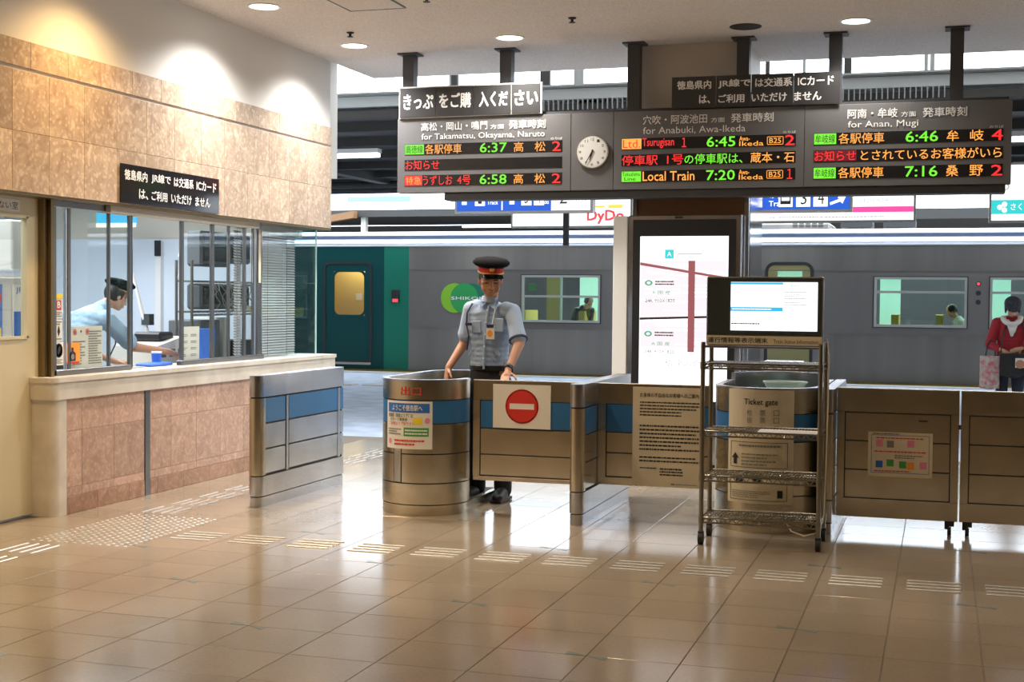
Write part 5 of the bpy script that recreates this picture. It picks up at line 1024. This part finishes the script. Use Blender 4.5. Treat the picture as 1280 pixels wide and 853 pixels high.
# ---- passengers
def passenger(label, x, y, z, fwd, top, cap=None, s=1.0):
    t = thing('person', label, 'person', (x, y, .05), 'seated train passengers'); c = V((x, y, z)); A = frame(fwd)
    bm = B(); head(bm, c, A, s); P = lambda r, f, u: c+A @ V((r, f, u)); limb(bm, [P(0, -.03, -.08), P(0, -.06, -.2)], [.05, .06]); limb(bm, [P(0, -.08, -.3), P(0, -.1, -.75)], [.1, .12])
    for q in (-1, 1): limb(bm, [P(q*.17, -.06, -.24), P(q*.2, .0, -.5), P(q*.1, .22, -.45)], [.05, .04, .03]); limb(bm, [P(q*.09, -.05, -.8), P(q*.1, .4, -.8), P(q*.1, .42, -1.2)], [.08, .06, .05]); hand_at(bm, P(q*.1, .22, -.45), A @ V((0, 1, .1)), (0, 0, 1), .9, .4, -q)
    b = fuse('body', bm, 'skin2', t, .010); face(c, A, b, s, True)
    bm = B(); ball(bm, P(0, -.025, .03), (.09, .098, .092), A, 3); limb(bm, [P(-.07, -.03, 0), P(0, -.085, -.02), P(.07, -.03, 0)], [.025, .035, .025]); fuse('hair', bm, 'hair', t, .009, 1)
    bm = B(); limb(bm, [P(0, -.07, -.18), P(0, -.08, -.3), P(0, -.1, -.75)], [(.12, .08, .06), (.2, .13, .1), (.19, .14, .1)], A, .5)
    for q in (-1, 1): limb(bm, [P(q*.17, -.06, -.24), P(q*.2, .0, -.5), P(q*.14, .16, -.46)], [.07, .06, .045])
    fuse('jacket', bm, top, t, .011, 3)
    bm = B()
    for q in (-1, 1): limb(bm, [P(q*.09, -.05, -.8), P(q*.1, .4, -.8), P(q*.1, .42, -1.2)], [.1, .08, .06])
    fuse('trousers', bm, 'trousers', t, .014, 2)
passenger('passenger in dark jacket with bowed head in the window behind the officer', -6.74, 26.5, 1.45, (.55, -.6, -.6), 'leather')
passenger('passenger in white shirt facing left in the right train window', .17, 26.62, 1.36, (-1, -.15, -.35), 'grey_hair')
# ================================================================== OFFICE CONTENTS
o = obj('desk', bx(-7.2, -6.36, 10.08, 12.2, .70, .78, bev=.005), 'dev'); tag(o, 'grey office desk behind the service window', 'desk')
for x, y in ((-7.1, 10.15), (-6.42, 10.15), (-7.1, 12.1), (-6.42, 12.1)): obj('leg', bx(x-.03, x+.03, y-.03, y+.03, 0, .70), 'alu', o)
t = thing('ticket_machine', 'cream ticket issuing machine with keypad beside the clerk', 'machine', (-6.75, 10.75, .78))
obj('case', prism(B(), [(10.45, .80), (11.05, .80), (11.05, 1.02), (10.9, 1.16), (10.45, 1.08)], lambda u, v, d: V((d, u, v)), -7.0, -6.55), 'dev', t)
for i in range(3): obj('key_block', bx(-6.60, -6.548, 10.5+i*.15, 10.6+i*.15, .98+i*.0, 1.05+i*.0), 'crt', t)
obj('card_reader', bx(-6.9, -6.62, 10.62, 10.85, 1.12, 1.20, bev=.02), 'black', t); obj('paper_arm', tube(B(), (-6.8, 10.70, 1.18), (-6.9, 10.6, 1.75), .02, 10, .012), 'white', t); obj('lamp_head', bx(-6.84, -6.76, 10.66, 10.74, 1.26, 1.36), 'crtg', t)
t = thing('office_chair', 'black office chair behind the middle window pane', 'chair', (-7.6, 11.8, 0))
obj('backrest', bx(-7.45, -7.38, 11.55, 12.15, .80, 1.10, bev=.03), 'black', t); obj('seat', bx(-7.85, -7.4, 11.55, 12.15, .44, .52, bev=.03), 'black', t); obj('pole', tube(B(), (-7.6, 11.8, .1), (-7.6, 11.8, .44), .03, 10), 'alu', t)
for a in range(5): obj('chair_leg', tube(B(), (-7.6, 11.8, .1), (-7.6+.28*math.cos(a*1.257), 11.8+.28*math.sin(a*1.257), .05), .02, 8), 'black', t)
o = obj('tray', bx(-6.12, -5.98, 9.45, 9.78, .962, .985, bev=.006), 'bbin'); tag(o, 'shallow blue coin tray on the counter in window gap', 'tray')
o = obj('cup', lathe(B(), [(.035, .962), (.042, 1.06), (.038, 1.06), (.03, .97)], Matrix.Translation((-6.12, 9.86-.1, 0)), 18), 'bbin'); tag(o, 'small blue cup beside the clerk hand', 'cup'); obj('cup_rim', lathe(B(), [(.043, 1.055), (.044, 1.07), (.039, 1.07)], Matrix.Translation((-6.12, 9.76, 0)), 18), 'white', o)
o = obj('cash_pad', bx(-6.1, -5.99, 9.12, 9.40, .96, .966), 'steelbox'); tag(o, 'grey rubber cash mat on the counter in window gap', 'mat')
o = obj('ticket_slip', bx(-6.13, -6.02, 8.95, 9.08, .959, .972), 'cream_paper'); tag(o, 'small stack of cream slips on counter below the clerk', 'paper')
rk = thing('equipment_rack', 'chrome wire equipment rack with monitors behind the window', 'rack', (-6.9, 11.2, 0))
for x in (-6.66, -6.50):
    for y in (10.95, 12.1): obj('post', tube(B(), (x, y, .78), (x, y, 1.85), .014, 10), 'wire', rk)
for z in (1.38, 1.66):
    bm = B(); [tube(bm, a, b, .008, 6) for a, b in (((-6.66, 10.95, z), (-6.5, 10.95, z)), ((-6.5, 10.95, z), (-6.5, 12.1, z)), ((-6.5, 12.1, z), (-6.66, 12.1, z)), ((-6.66, 12.1, z), (-6.66, 10.95, z)), ((-6.5, 10.95, z-.03), (-6.5, 12.1, z-.03)))]
    for i in range(18): tube(bm, (-6.66, 10.98+i*.063, z), (-6.5, 10.98+i*.063, z), .003, 5)
    path(bm, [(-6.5, 10.95+1.15*i/30, z-.002 if i % 2 else z-.028) for i in range(31)], .003, 5)
    obj('wire_shelf', bm, 'wire', rk)
def crt(label, y0, y1, z0, z1, x=-6.52):
    t = thing('crt_monitor', label, 'monitor', (x, (y0+y1)/2, z0), 'monitors on the office rack'); obj('case', bx(x-.16, x, y0, y1, z0, z1, bev=.02), 'crt', t); obj('screen_glass', bx(x, x+.006, y0+.04, y1-.04, z0+.05, z1-.03), 'crtg', t); return t
crt('large dark monitor hanging at the top of the office rack', 11.15, 11.66, 1.80, 2.13); crt('dark monitor at top right of the office rack', 11.68, 12.1, 1.84, 2.12)
t = crt('dark monitor tangled with cables on the middle rack shelf', 11.15, 11.62, 1.40, 1.64); crt('second dark monitor on the middle rack shelf', 11.64, 12.08, 1.40, 1.63)
bm = B(); rn = random.Random(9)
for i in range(14):
    y = 11.2+rn.random()*.85; pts = [(-6.48, y, 1.64)]
    for k in range(4): pts.append((-6.48+rn.uniform(0, .02), pts[-1][1]+rn.uniform(-.09, .09), pts[-1][2]-.06))
    path(bm, pts, .005, 5)
tag(obj('cable_bundle', bm, 'steelbox'), 'tangle of cables in front of the middle rack monitors', 'cables')
o = obj('office_box', bx(-6.9, -6.55, 11.2, 11.55, .80, 1.30, bev=.01), 'crt'); tag(o, 'dark grey computer tower on the office desk', 'computer')
o = obj('office_box', bx(-6.9, -6.55, 11.62, 11.74, .80, 1.32, bev=.01), 'dev'); tag(o, 'pale computer tower next to the dark one', 'computer')
o = obj('office_box', bx(-6.9, -6.5, 11.75, 12.1, .80, 1.10, bev=.01), 'black'); tag(o, 'black printer box on the desk below rack right', 'printer')
o = obj('paper_pad', bx(-6.6, -6.48, 11.85, 12.1, 1.385, 1.43), 'cream_paper'); tag(o, 'cream box lying on rack shelf at right', 'box')
o = obj('waste_bin', prism(B(), [(-.10, 0), (.10, 0), (.125, .26), (-.125, .26)], Plane((-6.2, 10.55, .98), (0, 1, 0)), -.12, .1), 'bbin'); tag(o, 'blue plastic bin behind the white notice sheet', 'bin')
bm = B(); path(bm, [(-6.3, 10.42, 2.16), (-6.3, 10.43, 1.95), (-6.29, 10.38, 1.86), (-6.3, 10.44, 1.78), (-6.31, 10.40, 1.68), (-6.3, 10.46, 1.74), (-6.3, 10.43, 1.88), (-6.3, 10.45, 1.6), (-6.3, 10.41, 1.52)], .006, 5)
tag(obj('string_tangle', bm, 'paper'), 'knotted pale cord hanging inside the window', 'cord')
o = obj('cabinet', bx(-8.6, -7.7, 9.3, 9.9, 0, 1.62, bev=.01), 'off_up'); tag(o, 'cream metal cabinet behind the clerk', 'cabinet'); obj('cabinet_top', bx(-8.62, -7.68, 9.28, 9.92, 1.62, 1.64), 'gap', o); obj('door', bx(-8.1, -7.72, 9.285, 9.3, .1, 1.58), 'off_up', o)
o = obj('partition', bx(-9.5, -8.55, 10.4, 10.46, 0, 2.15), 'off_wall'); tag(o, 'pale blue screen wall inside the ticket office', 'partition')
o = obj('pillar_strip', bx(-7.72, -7.66, 12.29, 12.343, 0, 2.09), 'white'); tag(o, 'narrow white strip with black top on the office far wall', 'panel'); obj('black_top', bx(-7.72, -7.655, 12.27, 12.29, 1.93, 2.09), 'black', o)
o = obj('teal_poster', bx(-7.95, -7.5, 11.6, 11.62, 2.2, 2.34), 'sign_c'); tag(o, 'lit cyan and cream sign near the office ceiling', 'sign'); obj('hanging_rod', bx(-7.94, -7.92, 11.605, 11.615, 2.3, 2.72), 'alu', o); obj('hanging_rod', bx(-7.53, -7.51, 11.605, 11.615, 2.3, 2.72), 'alu', o); obj('cream_strip', bx(-7.95, -7.5, 11.595, 11.6, 2.19, 2.23), 'cream_paper', o)
# items seen through the door window
o = obj('meter_box', bx(-7.3, -7.05, 9.15, 9.55, 1.72, 2.12, bev=.01), 'steelbox'); tag(o, 'grey metal switch box seen through the door window', 'box'); obj('box_label', bx(-7.052, -7.045, 9.32, 9.42, 1.78, 1.93), 'paper', o)
o = obj('shelf_ledge', bx(-7.4, -7.0, 8.3, 9.7, 1.66, 1.69), 'dev'); tag(o, 'pale shelf under the grey switch box', 'shelf')
o = obj('display_board', bx(-6.58, -6.551, 7.95, 8.75, 0, 1.65, bev=.004), 'dev'); tag(o, 'pale board carrying two posters behind the door window', 'board')
o = obj('poster', bx(-6.55, -6.54, 8.05, 8.38, 1.18, 1.60), 'bluei'); tag(o, 'blue poster with yellow strip behind the door window', 'poster'); obj('yellow_strip', bx(-6.54, -6.535, 8.18, 8.36, 1.20, 1.28), 'yellow', o)
disc(Plane((-6.539, 0, 0), (0, 1, 0)), 8.34, 1.50, .03, .04, 'red', o, 'red_mark')
o = obj('poster', bx(-6.55, -6.54, 8.50, 8.68, 1.18, 1.60), 'paper'); tag(o, 'white poster with blue lettering and blue bottle shape', 'poster'); obj('blue_shape', bx(-6.54, -6.535, 8.51, 8.66, 1.18, 1.40), 'bluei', o); text('JR', Plane((-6.539, 0, 0), (0, 1, 0)), 8.53, 1.53, .09, .05, 'bluei', o)
